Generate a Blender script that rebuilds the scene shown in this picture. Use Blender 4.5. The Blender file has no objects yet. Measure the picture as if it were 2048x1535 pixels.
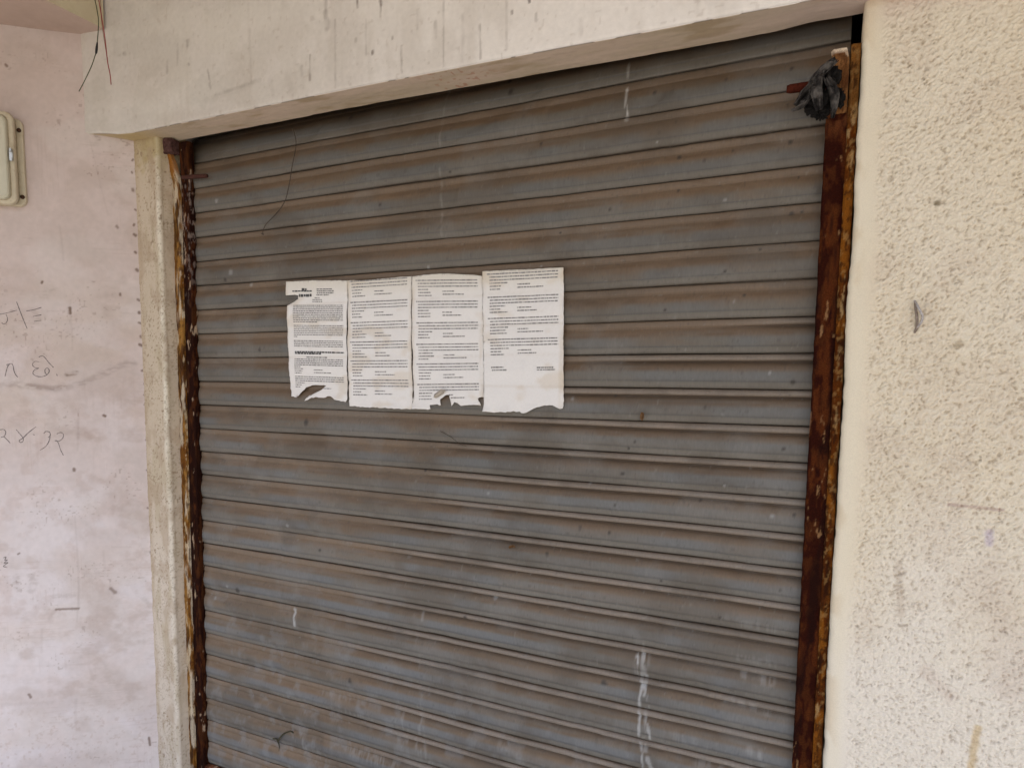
import bpy, bmesh, math, random, json
import numpy as np
from mathutils import Matrix, Vector, geometry
import mathutils

# ---------------------------------------------------------------- camera
SC = bpy.context.scene
cam_d = bpy.data.cameras.new("camera"); cam = bpy.data.objects.new("camera", cam_d)
SC.collection.objects.link(cam); SC.camera = cam
CAM = Vector((1.80599, -1.53388, -0.06736))
R3 = Matrix(((0.89677457, -0.04851056, 0.43982052), (0.44232363, 0.07121372, -0.89402372), (0.01204834, 0.99628075, 0.08532002)))
cam.matrix_world = Matrix.Translation(CAM) @ R3.to_4x4()
cam_d.sensor_width = 36.0; cam_d.lens = 1350 * 36 / 2048
cam_d.shift_x = 39.728 / 2048; cam_d.shift_y = 113.24 / 2048
cam_d.clip_start = 0.02; cam_d.clip_end = 3000
# ---------------------------------------------------------------- light
SUN_EL, SUN_AZ = math.radians(52), math.radians(-58)   # azimuth of the direction towards the sun, from +x counter-clockwise
world = bpy.data.worlds.new("World"); SC.world = world; world.use_nodes = True
wn = world.node_tree; wn.nodes.clear()
sky = wn.nodes.new('ShaderNodeTexSky'); sky.sky_type = 'NISHITA'; sky.sun_disc = False
sky.sun_elevation = SUN_EL; sky.sun_rotation = math.radians(90) - SUN_AZ
sky.air_density = 1.0; sky.dust_density = 2.5
bg = wn.nodes.new('ShaderNodeBackground'); bg.inputs[1].default_value = 0.15
wo = wn.nodes.new('ShaderNodeOutputWorld')
wn.links.new(sky.outputs[0], bg.inputs[0]); wn.links.new(bg.outputs[0], wo.inputs[0])
sd = bpy.data.lights.new("sun", 'SUN'); sd.energy = 3.0; sd.angle = math.radians(0.5); sd.color = (1, .95, .86)
sun = bpy.data.objects.new("sun", sd); SC.collection.objects.link(sun)
tosun = Vector((math.cos(SUN_EL) * math.cos(SUN_AZ), math.cos(SUN_EL) * math.sin(SUN_AZ), math.sin(SUN_EL)))
sun.rotation_euler = tosun.to_track_quat('Z', 'Y').to_euler(); sun.location = (0, 8, 9)
SC.view_settings.view_transform = 'Standard'; SC.view_settings.look = 'None'
SC.view_settings.exposure = 0.84; SC.view_settings.gamma = 1
SC.render.engine = 'CYCLES'
try: SC.cycles.max_bounces = 8; SC.cycles.diffuse_bounces = 6
except Exception: pass

D = json.loads('''{"WRITE": [[[0.4119, 0.1229], [0.3938, 0.1255], [0.3756, 0.1303], [0.3503, 0.1388]], [[0.3941, 0.099], [0.3884, 0.0951], [0.3814, 0.0994], [0.3773, 0.1108], [0.3804, 0.124]], [[0.3505, 0.1644], [0.3454, 0.1467], [0.3394, 0.1264], [0.3321, 0.1036], [0.3252, 0.0833]], [[0.3253, 0.1372], [0.3045, 0.1421], [0.2834, 0.1501]], [[0.3076, 0.1214], [0.2843, 0.1274]], [[0.3059, 0.106], [0.285, 0.1098]], [[0.3931, -0.0664], [0.3888, -0.0498], [0.3836, -0.0342], [0.3788, -0.0289]], [[0.387, -0.0301], [0.3732, -0.0262], [0.369, -0.0339], [0.3674, -0.0494], [0.3633, -0.0608], [0.3576, -0.0679]], [[0.2967, -0.0191], [0.3087, -0.0183], [0.316, -0.0278], [0.3094, -0.037], [0.2993, -0.039], [0.3116, -0.0454], [0.3157, -0.0559], [0.3059, -0.0641], [0.2897, -0.0649], [0.2754, -0.0574], [0.2698, -0.0458], [0.2751, -0.0375], [0.2819, -0.0439], [0.2813, -0.0543], [0.2768, -0.0574]], [[0.297, -0.0045], [0.2866, -0.0002], [0.2777, -0.0088], [0.2694, -0.0217], [0.2573, -0.0362]], [[0.2506, -0.056], [0.248, -0.0622]], [[0.4149, -0.2318], [0.4058, -0.2308], [0.3997, -0.2382], [0.4039, -0.2507], [0.4142, -0.2559]], [[0.4067, -0.2528], [0.398, -0.2623], [0.3893, -0.274]], [[0.371, -0.231], [0.3623, -0.2437], [0.3536, -0.2564], [0.3531, -0.2669], [0.3598, -0.2721], [0.3641, -0.2658], [0.3537, -0.2585], [0.3362, -0.2401], [0.3151, -0.2228]], [[0.3253, -0.246], [0.3208, -0.2492]], [[0.2945, -0.2441], [0.2886, -0.2377], [0.2784, -0.2399], [0.2759, -0.2495], [0.2828, -0.2569]], [[0.2767, -0.2463], [0.2793, -0.2644], [0.2904, -0.2845], [0.3078, -0.2971]], [[0.2579, -0.2453], [0.2464, -0.2412], [0.2391, -0.2487], [0.2433, -0.2615], [0.254, -0.2688], [0.2644, -0.2677], [0.2587, -0.2667], [0.2535, -0.2795], [0.2494, -0.2967], [0.2425, -0.3139]], [[0.4254, -0.6371], [0.4179, -0.6343], [0.422, -0.6448], [0.4146, -0.6442], [0.4252, -0.6544], [0.4131, -0.6529], [0.4275, -0.664], [0.4183, -0.6666]]], "PINK": [[[[0.4033, -0.0918], [0.3209, -0.0925], [0.2656, -0.1045], [0.1943, -0.0911], [0.1065, -0.0501], [0.062, -0.0253], [0.025, -0.0166]], 0.0095, 0.55], [[[0.328, -0.0957], [0.2655, -0.1014], [0.2299, -0.0947]], 0.0083, 0.5], [[[0.2187, -0.0597], [0.1971, -0.0499]], 0.0071, 0.9], [[[0.3906, 0.1988], [0.3092, 0.1947], [0.2535, 0.2048]], 0.0191, 0.22], [[[0.3879, 0.2595], [0.3067, 0.256]], 0.0134, 0.2], [[[0.2819, 0.1881], [0.2463, 0.2128]], 0.0097, 0.3], [[[0.3086, 0.1409], [0.2916, 0.1183]], 0.0083, 0.35], [[[0.2424, -0.238], [0.1995, -0.235], [0.1423, -0.2482]], 0.017, 0.4], [[[0.1987, -0.2109], [0.1975, -0.2591]], 0.0058, 0.6], [[[0.3808, -0.2026], [0.3384, -0.179]], 0.011, 0.3], [[[0.3922, -0.6987], [0.3975, -0.7229], [0.3872, -0.7448]], 0.0084, 0.55], [[[0.3527, -0.6977], [0.344, -0.7261], [0.3534, -0.7469]], 0.0098, 0.45], [[[0.286, -0.8143], [0.2206, -0.8155]], 0.0036, 0.8], [[[0.286, -0.8143], [0.3087, -0.8443]], 0.0043, 0.5], [[[0.2915, -0.7707], [0.2336, -0.7711]], 0.0072, 0.3], [[[0.1136, -0.6174], [0.0584, -0.6199]], 0.003, 0.5], [[[0.4355, -0.9871], [0.3579, -0.9957], [0.2641, -1.0025]], 0.0042, 0.3], [[[0.4444, -1.0279], [0.3882, -1.0382], [0.288, -1.0562]], 0.0143, 0.25], [[[0.4482, -1.116], [0.3772, -1.1184], [0.3124, -1.1218]], 0.0056, 0.4], [[[0.4352, -0.8187], [0.3512, -0.8329], [0.28, -0.8464]], 0.0225, 0.22], [[[0.1377, -0.7637], [0.0938, -0.7919], [0.0656, -0.8535], [0.0363, -0.8899]], 0.0208, 0.24], [[[0.0552, -0.7604], [-0.0036, -0.8326]], 0.0076, 0.35], [[[0.1226, -0.7562], [0.1126, -0.7687]], 0.0059, 0.7], [[[0.2208, 0.4058], [0.217, 0.3602], [0.2151, 0.299]], 0.003, 0.5], [[[0.2015, 0.176], [0.2044, 0.1369], [0.2007, 0.0823], [0.2016, 0.0195]], 0.0026, 0.45], [[[0.1926, -0.1629], [0.1961, -0.2189], [0.2019, -0.2994]], 0.0029, 0.5], [[[0.2182, -0.5105], [0.2156, -0.6756], [0.2171, -0.7588], [0.2281, -0.8586]], 0.0029, 0.5], [[[0.2421, -1.1205], [0.2464, -1.1974]], 0.0045, 0.5], [[[0.3301, -0.876], [0.3331, -0.951]], 0.0036, 0.45], [[[0.1983, -1.0136], [0.1879, -1.0573]], 0.0045, 0.5], [[[0.0277, -1.2748], [0.0253, -1.3017]], 0.0039, 0.9], [[[0.2038, 0.151], [0.203, 0.1354]], 0.0042, 1.0], [[[0.1247, 0.671], [0.1012, 0.5365], [0.0829, 0.4457]], 0.0023, 0.35], [[[0.4085, -0.623], [0.4101, -0.6262]], 0.0041, 0.5], [[[0.385, -0.6274], [0.3807, -0.6244]], 0.0028, 0.8], [[[0.2775, 0.2298], [0.2791, 0.2252]], 0.0036, 1.0], [[[0.0577, 0.2023], [0.0578, 0.1975]], 0.0035, 0.9], [[[0.1213, -0.1868], [0.117, -0.1885]], 0.0044, 1.0], [[[0.2141, -0.3591], [0.2143, -0.3639]], 0.0043, 0.9], [[[0.0596, 0.4117], [0.0569, 0.4088]], 0.0043, 0.7], [[[0.3441, 0.8691], [0.3416, 0.8665]], 0.0043, 0.9], [[[0.1544, 1.0061], [0.1244, 0.9983]], 0.0056, 1.0], [[[0.1266, 0.698], [0.1099, 0.6936], [0.102, 0.6792]], 0.007, 1.0], [[[0.376, -1.0898], [0.3721, -1.0987]], 0.0043, 0.8], [[[0.1111, 0.2423], [0.0217, 0.2339]], 0.0043, 0.2], [[[0.0567, 0.1422], [0.0158, 0.1389]], 0.0029, 0.4], [[[0.2204, -0.8088], [0.2174, -0.7254]], 0.0029, 0.4], [[[0.1406, -0.6295], [0.1384, -0.6965]], 0.0037, 0.45], [[[0.2019, -0.7013], [0.143, -0.7012]], 0.0029, 0.35], [[[0.0042, 0.6227], [0.0067, 0.6194]], 0.0034, 0.8777069012994158], [[[0.0097, 0.5838], [0.0086, 0.5808]], 0.0027, 0.8602024609126591], [[[0.0084, 0.5299], [0.0083, 0.5268]], 0.0043, 0.8196218206619938], [[[0.005, 0.4682], [0.0012, 0.4654]], 0.0027, 0.8897135219977205], [[[0.0086, 0.4213], [0.0101, 0.4181]], 0.0034, 0.9232844795782491], [[[0.0101, 0.39], [0.0059, 0.3871]], 0.0041, 0.9450786911278417], [[[0.009, 0.3353], [0.0067, 0.3322]], 0.0037, 0.9840959124651076], [[[0.0073, 0.2803], [0.0043, 0.2773]], 0.0044, 0.8894601905971127], [[[0.007, 0.1854], [0.0038, 0.1823]], 0.0038, 0.8672350621747923], [[[0.0053, 0.1457], [0.0042, 0.1425]], 0.0039, 0.9651334782367316], [[[0.0067, 0.1121], [-0.0013, 0.1092]], 0.0034, 0.8636555188804866], [[[0.0029, 0.069], [0.0015, 0.0659]], 0.004, 0.7718073421952012], [[[0.0073, 0.0417], [0.0001, 0.0386]], 0.0045, 0.9366865557755011], [[[-0.0034, 0.0017], [-0.0048, -0.0015]], 0.0037, 0.9170337011838169], [[[-0.0033, -0.0387], [0.0033, -0.0421]], 0.0036, 0.861286262315883], [[[-0.0048, -0.0841], [-0.007, -0.0873]], 0.0046, 0.8687721526586079], [[[-0.0003, -0.1199], [-0.0042, -0.1231]], 0.0029, 0.7997440065742696], [[[-0.0032, -0.1492], [-0.0009, -0.1525]], 0.0032, 0.9880253107578021], [[[-0.0045, -0.2097], [-0.0104, -0.213]], 0.0046, 0.8159716677381283], [[[-0.0031, -0.2672], [-0.0103, -0.2706]], 0.005, 0.9361880808560898], [[[-0.0058, -0.3003], [-0.006, -0.3036]], 0.0044, 0.8414851462131523], [[[-0.0002, -0.3664], [-0.0065, -0.3698]], 0.0032, 0.9314174059832052], [[[-0.0053, -0.4414], [-0.0098, -0.4448]], 0.003, 0.8722183111540283], [[[0.0036, -0.4913], [-0.0037, -0.4949]], 0.0033, 0.7943033452004559], [[[-0.0026, -0.5502], [-0.0081, -0.5538]], 0.0039, 0.7622772310994684], [[[-0.0079, -0.618], [-0.0046, -0.6212]], 0.0045, 0.8697445743442445], [[[-0.0085, -0.6383], [-0.0034, -0.6415]], 0.0054, 0.8588801390437982], [[[-0.0099, -0.6944], [-0.008, -0.6977]], 0.0032, 0.8150862681822288], [[[-0.0082, -0.737], [-0.0087, -0.7404]], 0.0037, 0.7661682994975708], [[[-0.0051, -0.771], [-0.0101, -0.7747]], 0.0048, 0.7895084136753735], [[[-0.0094, -0.8796], [-0.0098, -0.8831]], 0.0048, 0.8397768812158728], [[[-0.0051, -0.978], [-0.01, -0.9819]], 0.0037, 0.8548956891707361], [[[-0.0081, -1.0918], [-0.0098, -1.0954]], 0.0056, 0.8419257458258651], [[[-0.0056, -1.1883], [-0.0068, -1.192]], 0.0052, 0.9913070371484789], [[[-0.0072, -1.2505], [-0.0152, -1.2549]], 0.0036, 0.95842197108579], [[[-0.0095, -1.2685], [-0.0077, -1.2718]], 0.0052, 0.8286632496909994], [[[-0.0062, -1.3126], [-0.0041, -1.3159]], 0.0044, 0.7738917037516534], [[[-0.0084, -1.3664], [-0.0133, -1.3707]], 0.005, 0.8077090663940817]], "BEAM": [[[[0.6225, 0.893], [0.6204, 0.8512]], 0.0064, 0.35], [[[0.6189, 0.8636], [0.6266, 0.8257]], 0.0097, 0.7], [[[0.7195, 0.871], [0.7209, 0.8531]], 0.0046, 0.9], [[[0.7899, 0.8551], [0.7914, 0.8432]], 0.0052, 0.8], [[[0.7914, 0.8432], [0.7898, 0.8146]], 0.0029, 0.6], [[[0.5687, 0.7701], [0.5678, 0.7083]], 0.0033, 0.6], [[[0.568, 0.7207], [0.5678, 0.7083]], 0.005, 0.9], [[[0.5398, 0.7445], [0.5412, 0.7255]], 0.0067, 0.4], [[[0.7158, 0.7797], [0.7158, 0.7749]], 0.0054, 0.7], [[[0.7658, 0.7402], [0.7657, 0.7355]], 0.0052, 0.9], [[[0.7465, 0.8181], [0.7461, 0.7357]], 0.0037, 0.3], [[[0.8249, 0.7609], [0.8249, 0.7575]], 0.0044, 0.6], [[[0.8509, 0.7361], [0.8524, 0.6748]], 0.0032, 0.5], [[[0.896, 0.8085], [0.8962, 0.7634]], 0.0028, 0.25], [[[0.6507, 0.8387], [0.6506, 0.6691]], 0.004, 0.35], [[[0.9671, 0.8149], [0.9681, 0.6591]], 0.0034, 0.4], [[[1.0632, 0.7393], [1.0654, 0.6575]], 0.0031, 0.45], [[[1.1288, 0.7782], [1.1304, 0.6719]], 0.0037, 0.3], [[[1.1426, 0.752], [1.1427, 0.7456]], 0.0037, 0.7], [[[1.2004, 0.7331], [1.2007, 0.7185]], 0.0041, 0.6], [[[1.1832, 0.7659], [1.1845, 0.7615]], 0.0042, 0.9], [[[0.1202, 0.8954], [0.1197, 0.8818]], 0.0061, 0.6], [[[0.1974, 0.8016], [0.2062, 0.7662]], 0.004, 0.5], [[[0.2021, 0.7628], [0.2057, 0.7514]], 0.0059, 0.6], [[[0.1219, 0.8321], [0.1238, 0.8289]], 0.0051, 0.5], [[[-0.1508, 0.9125], [-0.1464, 0.9088]], 0.0068, 0.5], [[[0.0349, 0.8526], [0.0337, 0.8249]], 0.0063, 0.3], [[[0.0787, 0.8927], [0.0765, 0.8378]], 0.0052, 0.25], [[[0.1848, 0.7223], [0.2827, 0.726], [0.358, 0.7327]], 0.0119, 0.22], [[[0.2247, 0.7291], [0.3947, 0.7392]], 0.0058, 0.25], [[[0.9444, 0.77], [0.9473, 0.7359]], 0.0054, 0.3], [[[0.4919, 0.7345], [0.4998, 0.6951]], 0.0138, 0.2], [[[0.4305, 0.7328], [0.4385, 0.6928]], 0.0088, 0.2], [[[1.2518, 0.6604], [1.2497, 0.6505]], 0.0023, -0.6], [[[0.3615, 0.875], [0.362, 0.7451]], 0.0055, 0.15], [[[1.0177, 0.7708], [1.0187, 0.6608]], 0.0052, 0.18], [[[1.3016, 0.6989], [1.3046, 0.668]], 0.0056, 0.18], [[[1.0569, 0.7298], [0.9853, 0.7005]], 0.0128, 0.12], [[[-0.167, 1.0432], [-0.1855, 0.8724]], 0.0114, 0.14], [[[-0.343, 0.9921], [-0.3427, 0.9166]], 0.0062, 0.6], [[[-0.344, 0.8561], [-0.3418, 0.8101]], 0.0062, 0.6], [[[-0.3455, 0.7923], [-0.3435, 0.7828]], 0.01, 0.9], [[[-0.3426, 0.7567], [-0.3395, 0.7255]], 0.0074, 0.6]], "DARK": [[1.5868, 0.5654, 0.004], [1.4369, 0.5659, 0.0043], [1.4876, 0.496, 0.0032], [1.4965, 0.4247, 0.0053], [1.5494, 0.4074, 0.0042], [1.6064, 0.4244, 0.003], [1.1736, 0.496, 0.0051], [1.4968, 0.3542, 0.0032], [1.7129, 0.567, 0.0046], [1.7088, 0.4953, 0.0037], [1.7166, 0.425, 0.0055], [1.7355, 0.354, 0.0028], [1.7258, 0.2832, 0.0047], [1.7443, 0.2843, 0.0037], [1.6415, 0.1228, 0.004], [1.6444, -0.0428, 0.0035], [1.7434, -0.0587, 0.0056], [1.7325, -0.1972, 0.0038], [1.7589, -0.3353, 0.0047], [1.3935, -0.2726, 0.0058], [1.2936, -0.4115, 0.0043], [1.3652, -0.4134, 0.0042], [1.2088, -0.4856, 0.0053], [1.3606, -0.7826, 0.0073], [0.4489, -0.1902, 0.0094], [0.1579, -0.7347, 0.0109], [0.5843, 0.6418, 0.0085], [1.0181, -0.0739, 0.0043], [1.3694, -0.0926, 0.0035], [1.571, -0.1127, 0.0042], [1.4193, -0.198, 0.0035], [1.4046, -0.2126, 0.0035], [1.3207, -0.4936, 0.0037], [1.4889, -0.5125, 0.0034], [1.6206, -0.5783, 0.0042], [0.4945, -0.564, 0.0056], [0.8554, -0.3023, 0.0047], [0.9808, -0.686, 0.006], [0.6015, -0.9372, 0.0073], [1.0776, 0.6295, 0.0066], [1.0639, 0.6551, 0.0054], [1.7392, -0.4985, 0.0029], [1.5682, -0.3205, 0.0032], [1.6014, 0.1718, 0.0031], [1.3459, 0.3268, 0.0035], [1.4775, 0.0975, 0.0033], [1.6691, 0.2137, 0.0029], [0.9264, 0.4608, 0.0044], [0.7113, 0.4027, 0.0049], [0.132, 0.2371, 0.0064], [0.2714, 0.0219, 0.0061], [1.226, 0.2869, 0.0037], [1.3766, -0.3492, 0.0036]], "LIGHT": [[1.6221, 0.108, 0.0041], [1.6184, -0.2831, 0.0036], [1.7175, -0.3394, 0.0058], [0.1141, -0.7281, 0.0078], [0.1053, 0.4766, 0.0085], [1.5954, 0.3226, 0.0051], [0.8609, 0.2289, 0.0061], [1.449, 0.4607, 0.0033], [1.1792, 0.2147, 0.0038], [1.6994, -0.0394, 0.0039], [0.3704, -0.5025, 0.0079], [1.524, 0.0091, 0.0032], [1.0472, -0.3471, 0.0057], [1.3145, -0.3009, 0.005], [0.0566, -0.7748, 0.0068], [1.068, -0.6185, 0.0085], [1.2661, -0.1005, 0.0062], [0.823, 0.0294, 0.0031], [0.1601, 0.258, 0.0105], [0.2356, 0.2165, 0.0081]], "SCRAPE": [[[[1.3715, 0.6378], [1.3732, 0.5789]], 0.0034, 0.5], [[[1.373, 0.5843], [1.3771, 0.5236]], 0.004, 0.8], [[[1.3768, 0.5322], [1.3783, 0.5213]], 0.0057, 0.8], [[[0.3917, -0.7572], [0.3928, -0.8084]], 0.0059, 1.0], [[[0.8884, 0.668], [0.8967, 0.52], [0.901, 0.3083]], 0.0037, 0.16], [[[0.8491, -0.6942], [0.8492, -0.7152]], 0.0048, 0.3], [[[1.4456, -0.6737], [1.4498, -0.697]], 0.0104, 0.4], [[[1.4522, -0.699], [1.4534, -0.7385]], 0.0128, 0.6], [[[1.4515, -0.751], [1.4556, -0.7708]], 0.0058, 0.9], [[[1.4533, -0.7713], [1.4485, -0.8064], [1.4482, -0.837]], 0.0041, 0.9], [[[1.4506, -0.8364], [1.4489, -0.8982]], 0.0035, 0.95], [[[1.463, -0.745], [1.4627, -0.7729], [1.4586, -0.7919]], 0.0041, 0.8], [[[1.4644, -0.8271], [1.4683, -0.8749]], 0.0059, 0.6], [[[1.4728, -0.8677], [1.4759, -0.8914]], 0.0035, 0.8], [[[1.4538, -0.9031], [1.4618, -0.9688]], 0.0035, 0.7], [[[1.4716, -0.9415], [1.4805, -0.9637]], 0.0058, 0.7], [[[1.4652, -0.776], [1.4703, -0.8257]], 0.0023, 0.5], [[[1.4405, -0.7012], [1.4422, -0.7166]], 0.0047, 0.9], [[[1.4619, -0.8961], [1.4652, -0.9248]], 0.0059, 0.5], [[[0.759, -1.0208], [0.776, -1.105]], 0.0102, 0.2], [[[0.7759, -0.9948], [0.8011, -1.0691]], 0.0118, 0.22], [[[0.842, -0.9578], [0.839, -1.045]], 0.0081, 0.25], [[[0.8259, -1.0628], [0.8751, -1.1224]], 0.0164, 0.25], [[[0.3892, -1.1417], [0.4087, -1.1689]], 0.02, 0.22], [[[0.4284, -1.1799], [0.5058, -1.2071]], 0.0178, 0.2], [[[0.5999, -1.151], [0.759, -1.154]], 0.0147, 0.25], [[[1.6775, -0.6979], [1.7284, -0.7007]], 0.0092, 0.3], [[[1.6312, -0.5822], [1.7432, -0.5872]], 0.0094, 0.18], [[[1.6593, -0.7588], [1.7314, -0.7705]], 0.0082, 0.22], [[[1.6948, -0.8647], [1.7358, -0.871]], 0.0092, 0.35], [[[1.5328, -0.871], [1.6106, -0.875]], 0.0112, 0.15], [[[1.5907, -0.9276], [1.7569, -0.8937]], 0.0132, 0.22], [[[1.6551, -0.6571], [1.7465, -0.6614]], 0.0083, 0.16], [[[1.0879, -1.0098], [1.1735, -1.0411]], 0.013, 0.16], [[[0.564, -1.0369], [0.6725, -1.0416]], 0.0093, 0.16], [[[0.4891, -0.9998], [0.6011, -0.9978]], 0.0096, 0.14], [[[0.825, -0.7052], [0.8587, -1.0834]], 0.0064, 0.12]], "SHEETS": [[[0.3853, 0.218], [0.3846, 0.1779], [0.4168, 0.1793], [0.4299, 0.1759], [0.4278, 0.166], [0.4031, 0.1542], [0.3878, 0.1491], [0.3899, 0.0495], [0.3938, -0.0538], [0.397, -0.0904], [0.4042, -0.1137], [0.4232, -0.1177], [0.4309, -0.1117], [0.4424, -0.0984], [0.4557, -0.0881], [0.4725, -0.0821], [0.4983, -0.0789], [0.5274, -0.0814], [0.5183, -0.0901], [0.5054, -0.0974], [0.4888, -0.1034], [0.4721, -0.1109], [0.459, -0.1198], [0.457, -0.1257], [0.4682, -0.1225], [0.4813, -0.1165], [0.5016, -0.1146], [0.5216, -0.1171], [0.5361, -0.1111], [0.5487, -0.1123], [0.5629, -0.1191], [0.5789, -0.1229], [0.5982, -0.1253], [0.6052, -0.1195], [0.6034, -0.0206], [0.6029, 0.0321], [0.6025, 0.09], [0.6065, 0.1556], [0.6086, 0.2086], [0.545, 0.2121], [0.4931, 0.2163], [0.4361, 0.2166]], [[0.6103, 0.2085], [0.6351, 0.2078], [0.652, 0.2062], [0.6904, 0.2068], [0.7281, 0.2073], [0.7794, 0.2084], [0.817, 0.2082], [0.8157, 0.1207], [0.8167, 0.0095], [0.82, -0.0764], [0.8218, -0.1348], [0.8147, -0.1403], [0.7796, -0.1399], [0.7274, -0.1387], [0.6637, -0.139], [0.6121, -0.1362], [0.6107, -0.0929], [0.6104, -0.0206], [0.6081, 0.032], [0.6086, 0.0898]], [[0.8194, 0.2074], [0.857, 0.2097], [0.8978, 0.2092], [0.9318, 0.2079], [0.9653, 0.204], [0.9968, 0.2015], [1.0264, 0.1968], [1.0271, 0.1378], [1.0284, 0.0921], [1.0318, -0.0111], [1.0343, -0.1039], [1.0201, -0.1042], [1.0173, -0.108], [1.0254, -0.1243], [1.0003, -0.1249], [0.9684, -0.127], [0.9595, -0.1208], [0.9506, -0.1172], [0.9462, -0.1224], [0.9426, -0.129], [0.9373, -0.1136], [0.9342, -0.1007], [0.9267, -0.0983], [0.9163, -0.1076], [0.9073, -0.1129], [0.9088, -0.1207], [0.9104, -0.1272], [0.8922, -0.125], [0.8754, -0.1281], [0.8785, -0.1385], [0.8507, -0.1393], [0.8249, -0.1387], [0.824, -0.0763], [0.8214, 0.0094], [0.8189, 0.0685], [0.8187, 0.1466]], [[1.0263, 0.2078], [1.0732, 0.2074], [1.1375, 0.2058], [1.1921, 0.2048], [1.24, 0.2041], [1.2423, 0.1287], [1.2439, 0.0328], [1.2459, -0.0592], [1.2474, -0.1258], [1.2386, -0.1272], [1.2296, -0.1251], [1.2205, -0.1205], [1.2115, -0.1195], [1.1986, -0.1205], [1.1882, -0.1226], [1.1791, -0.1252], [1.1713, -0.1291], [1.1621, -0.1342], [1.1529, -0.1382], [1.1396, -0.1416], [1.1342, -0.1375], [1.1166, -0.1368], [1.0975, -0.1398], [1.0643, -0.1408], [1.0362, -0.1398], [1.034, -0.0787], [1.0322, 0.0138], [1.0298, 0.092], [1.0282, 0.1623]]], "QUADS": [[[0.3853, 0.218], [0.6095, 0.2086], [0.6052, -0.1209], [0.3984, -0.1182]], [[0.6103, 0.2085], [0.817, 0.2082], [0.8218, -0.1348], [0.6121, -0.1362]], [[0.8194, 0.2074], [1.0264, 0.1968], [1.0347, -0.1303], [0.8249, -0.1387]], [[1.0263, 0.2078], [1.24, 0.2041], [1.2476, -0.1329], [1.0362, -0.1398]]], "FLAP": [[0.8905, -0.0996], [0.9128, -0.0858], [0.9282, -0.0871], [0.918, -0.0961], [0.8975, -0.1083], [0.8923, -0.107]], "thread": [[0.419, 0.6422], [0.4275, 0.6001], [0.4172, 0.5399], [0.405, 0.4793], [0.3818, 0.4401], [0.3431, 0.4088], [0.3135, 0.3831], [0.3012, 0.3585]], "thread2": [[0.9065, -0.1948], [0.9321, -0.2067], [0.9515, -0.2162], [0.9693, -0.2257], [0.984, -0.2301]], "twig": [[0.3061, -1.1846], [0.3185, -1.1847], [0.3308, -1.1913], [0.3351, -1.1772], [0.3519, -1.1568], [0.3764, -1.1443], [0.3925, -1.1419]], "leaf1": [1.4367, -0.1386], "leaf2": [1.1189, -0.4758], "r_hook_top": [1.9452, 0.0907], "r_hook_mid": [1.957, 0.0613], "r_hook_bot": [1.9496, 0.0405], "r_spot1": [1.9701, 0.264], "r_spot2": [2.0152, 0.0104], "r_purple": [2.0824, -0.3261], "r_yellow": [2.0871, -0.6868], "r_yend": [2.088, -0.7639], "r_edgeTR": [2.0749, 0.5891], "r_edgeBR": [2.1602, -0.749], "r_smooth1": [1.8743, 0.3705], "r_smooth2": [1.8648, 0.0029], "r_smooth3": [1.8727, -0.4837], "r_bund0": [1.7251, 0.4845], "r_bund1": [1.8113, 0.4791], "r_bundc": [1.7686, 0.4864], "r_bundtop": [1.7795, 0.5255], "r_bundb": [1.7881, 0.4374], "r_railtop": [1.8065, 0.5744], "r_stopR0": [1.7108, 0.5055], "y03_bund0": [1.7241, 0.4813], "y03_bund1": [1.8114, 0.4903], "y03_bundtop": [1.779, 0.5376], "y03_bundb": [1.7877, 0.4477], "y03_railtop": [1.8065, 0.5874], "y03_stopR0": [1.7098, 0.517], "y03_stopL0": [0.0942, 0.5413], "y03_stopL1": [0.0297, 0.549], "y03_LT0": [-0.0887, 0.6697], "y03_LT1": [-0.0584, 0.5747], "y03_LT2": [0.0049, 0.6491], "y03_LT3": [-0.045, 0.6259], "y03_LT4": [0.0193, 0.5652], "y03_rb": [0.1116, -1.321], "wire_green": [[-0.1744, 1.0774], [-0.1678, 1.0342], [-0.1604, 1.0047], [-0.1559, 0.9647], [-0.1692, 0.8945], [-0.1771, 0.8791], [-0.1924, 0.8565], [-0.2149, 0.8322], [-0.2376, 0.8104], [-0.2579, 0.7922]], "wire_red": [[-0.1518, 1.0721], [-0.143, 1.0286], [-0.1324, 0.9777], [-0.1203, 0.9127], [-0.1127, 0.8485], [-0.1035, 0.8119], [-0.1006, 0.782]], "wire_brown": [[-0.1608, 1.0742], [-0.152, 1.0306], [-0.1507, 0.9747], [-0.1423, 0.9241], [-0.1353, 0.8878], [-0.1298, 0.8658]], "box": {"rimT": [0.3383, 0.7273], "rimB": [0.3471, 0.4574], "flT": [0.3131, 0.6902], "flB": [0.3113, 0.475], "leftT": [0.3668, 0.7419], "leftB": [0.379, 0.4625], "s1": [0.326, 0.6698], "s2": [0.3209, 0.5042], "l1": [0.3498, 0.6131], "l2": [0.342, 0.5768]}, "side": [[-0.195, -0.304, 0.985], [-0.196, -0.173, 0.985], [-0.271, -0.171, 0.985], [-0.176, -0.161, 1.05]]}''')
rnd = random.Random(7); rs = np.random.RandomState(11)
COL = SC.collection
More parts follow.
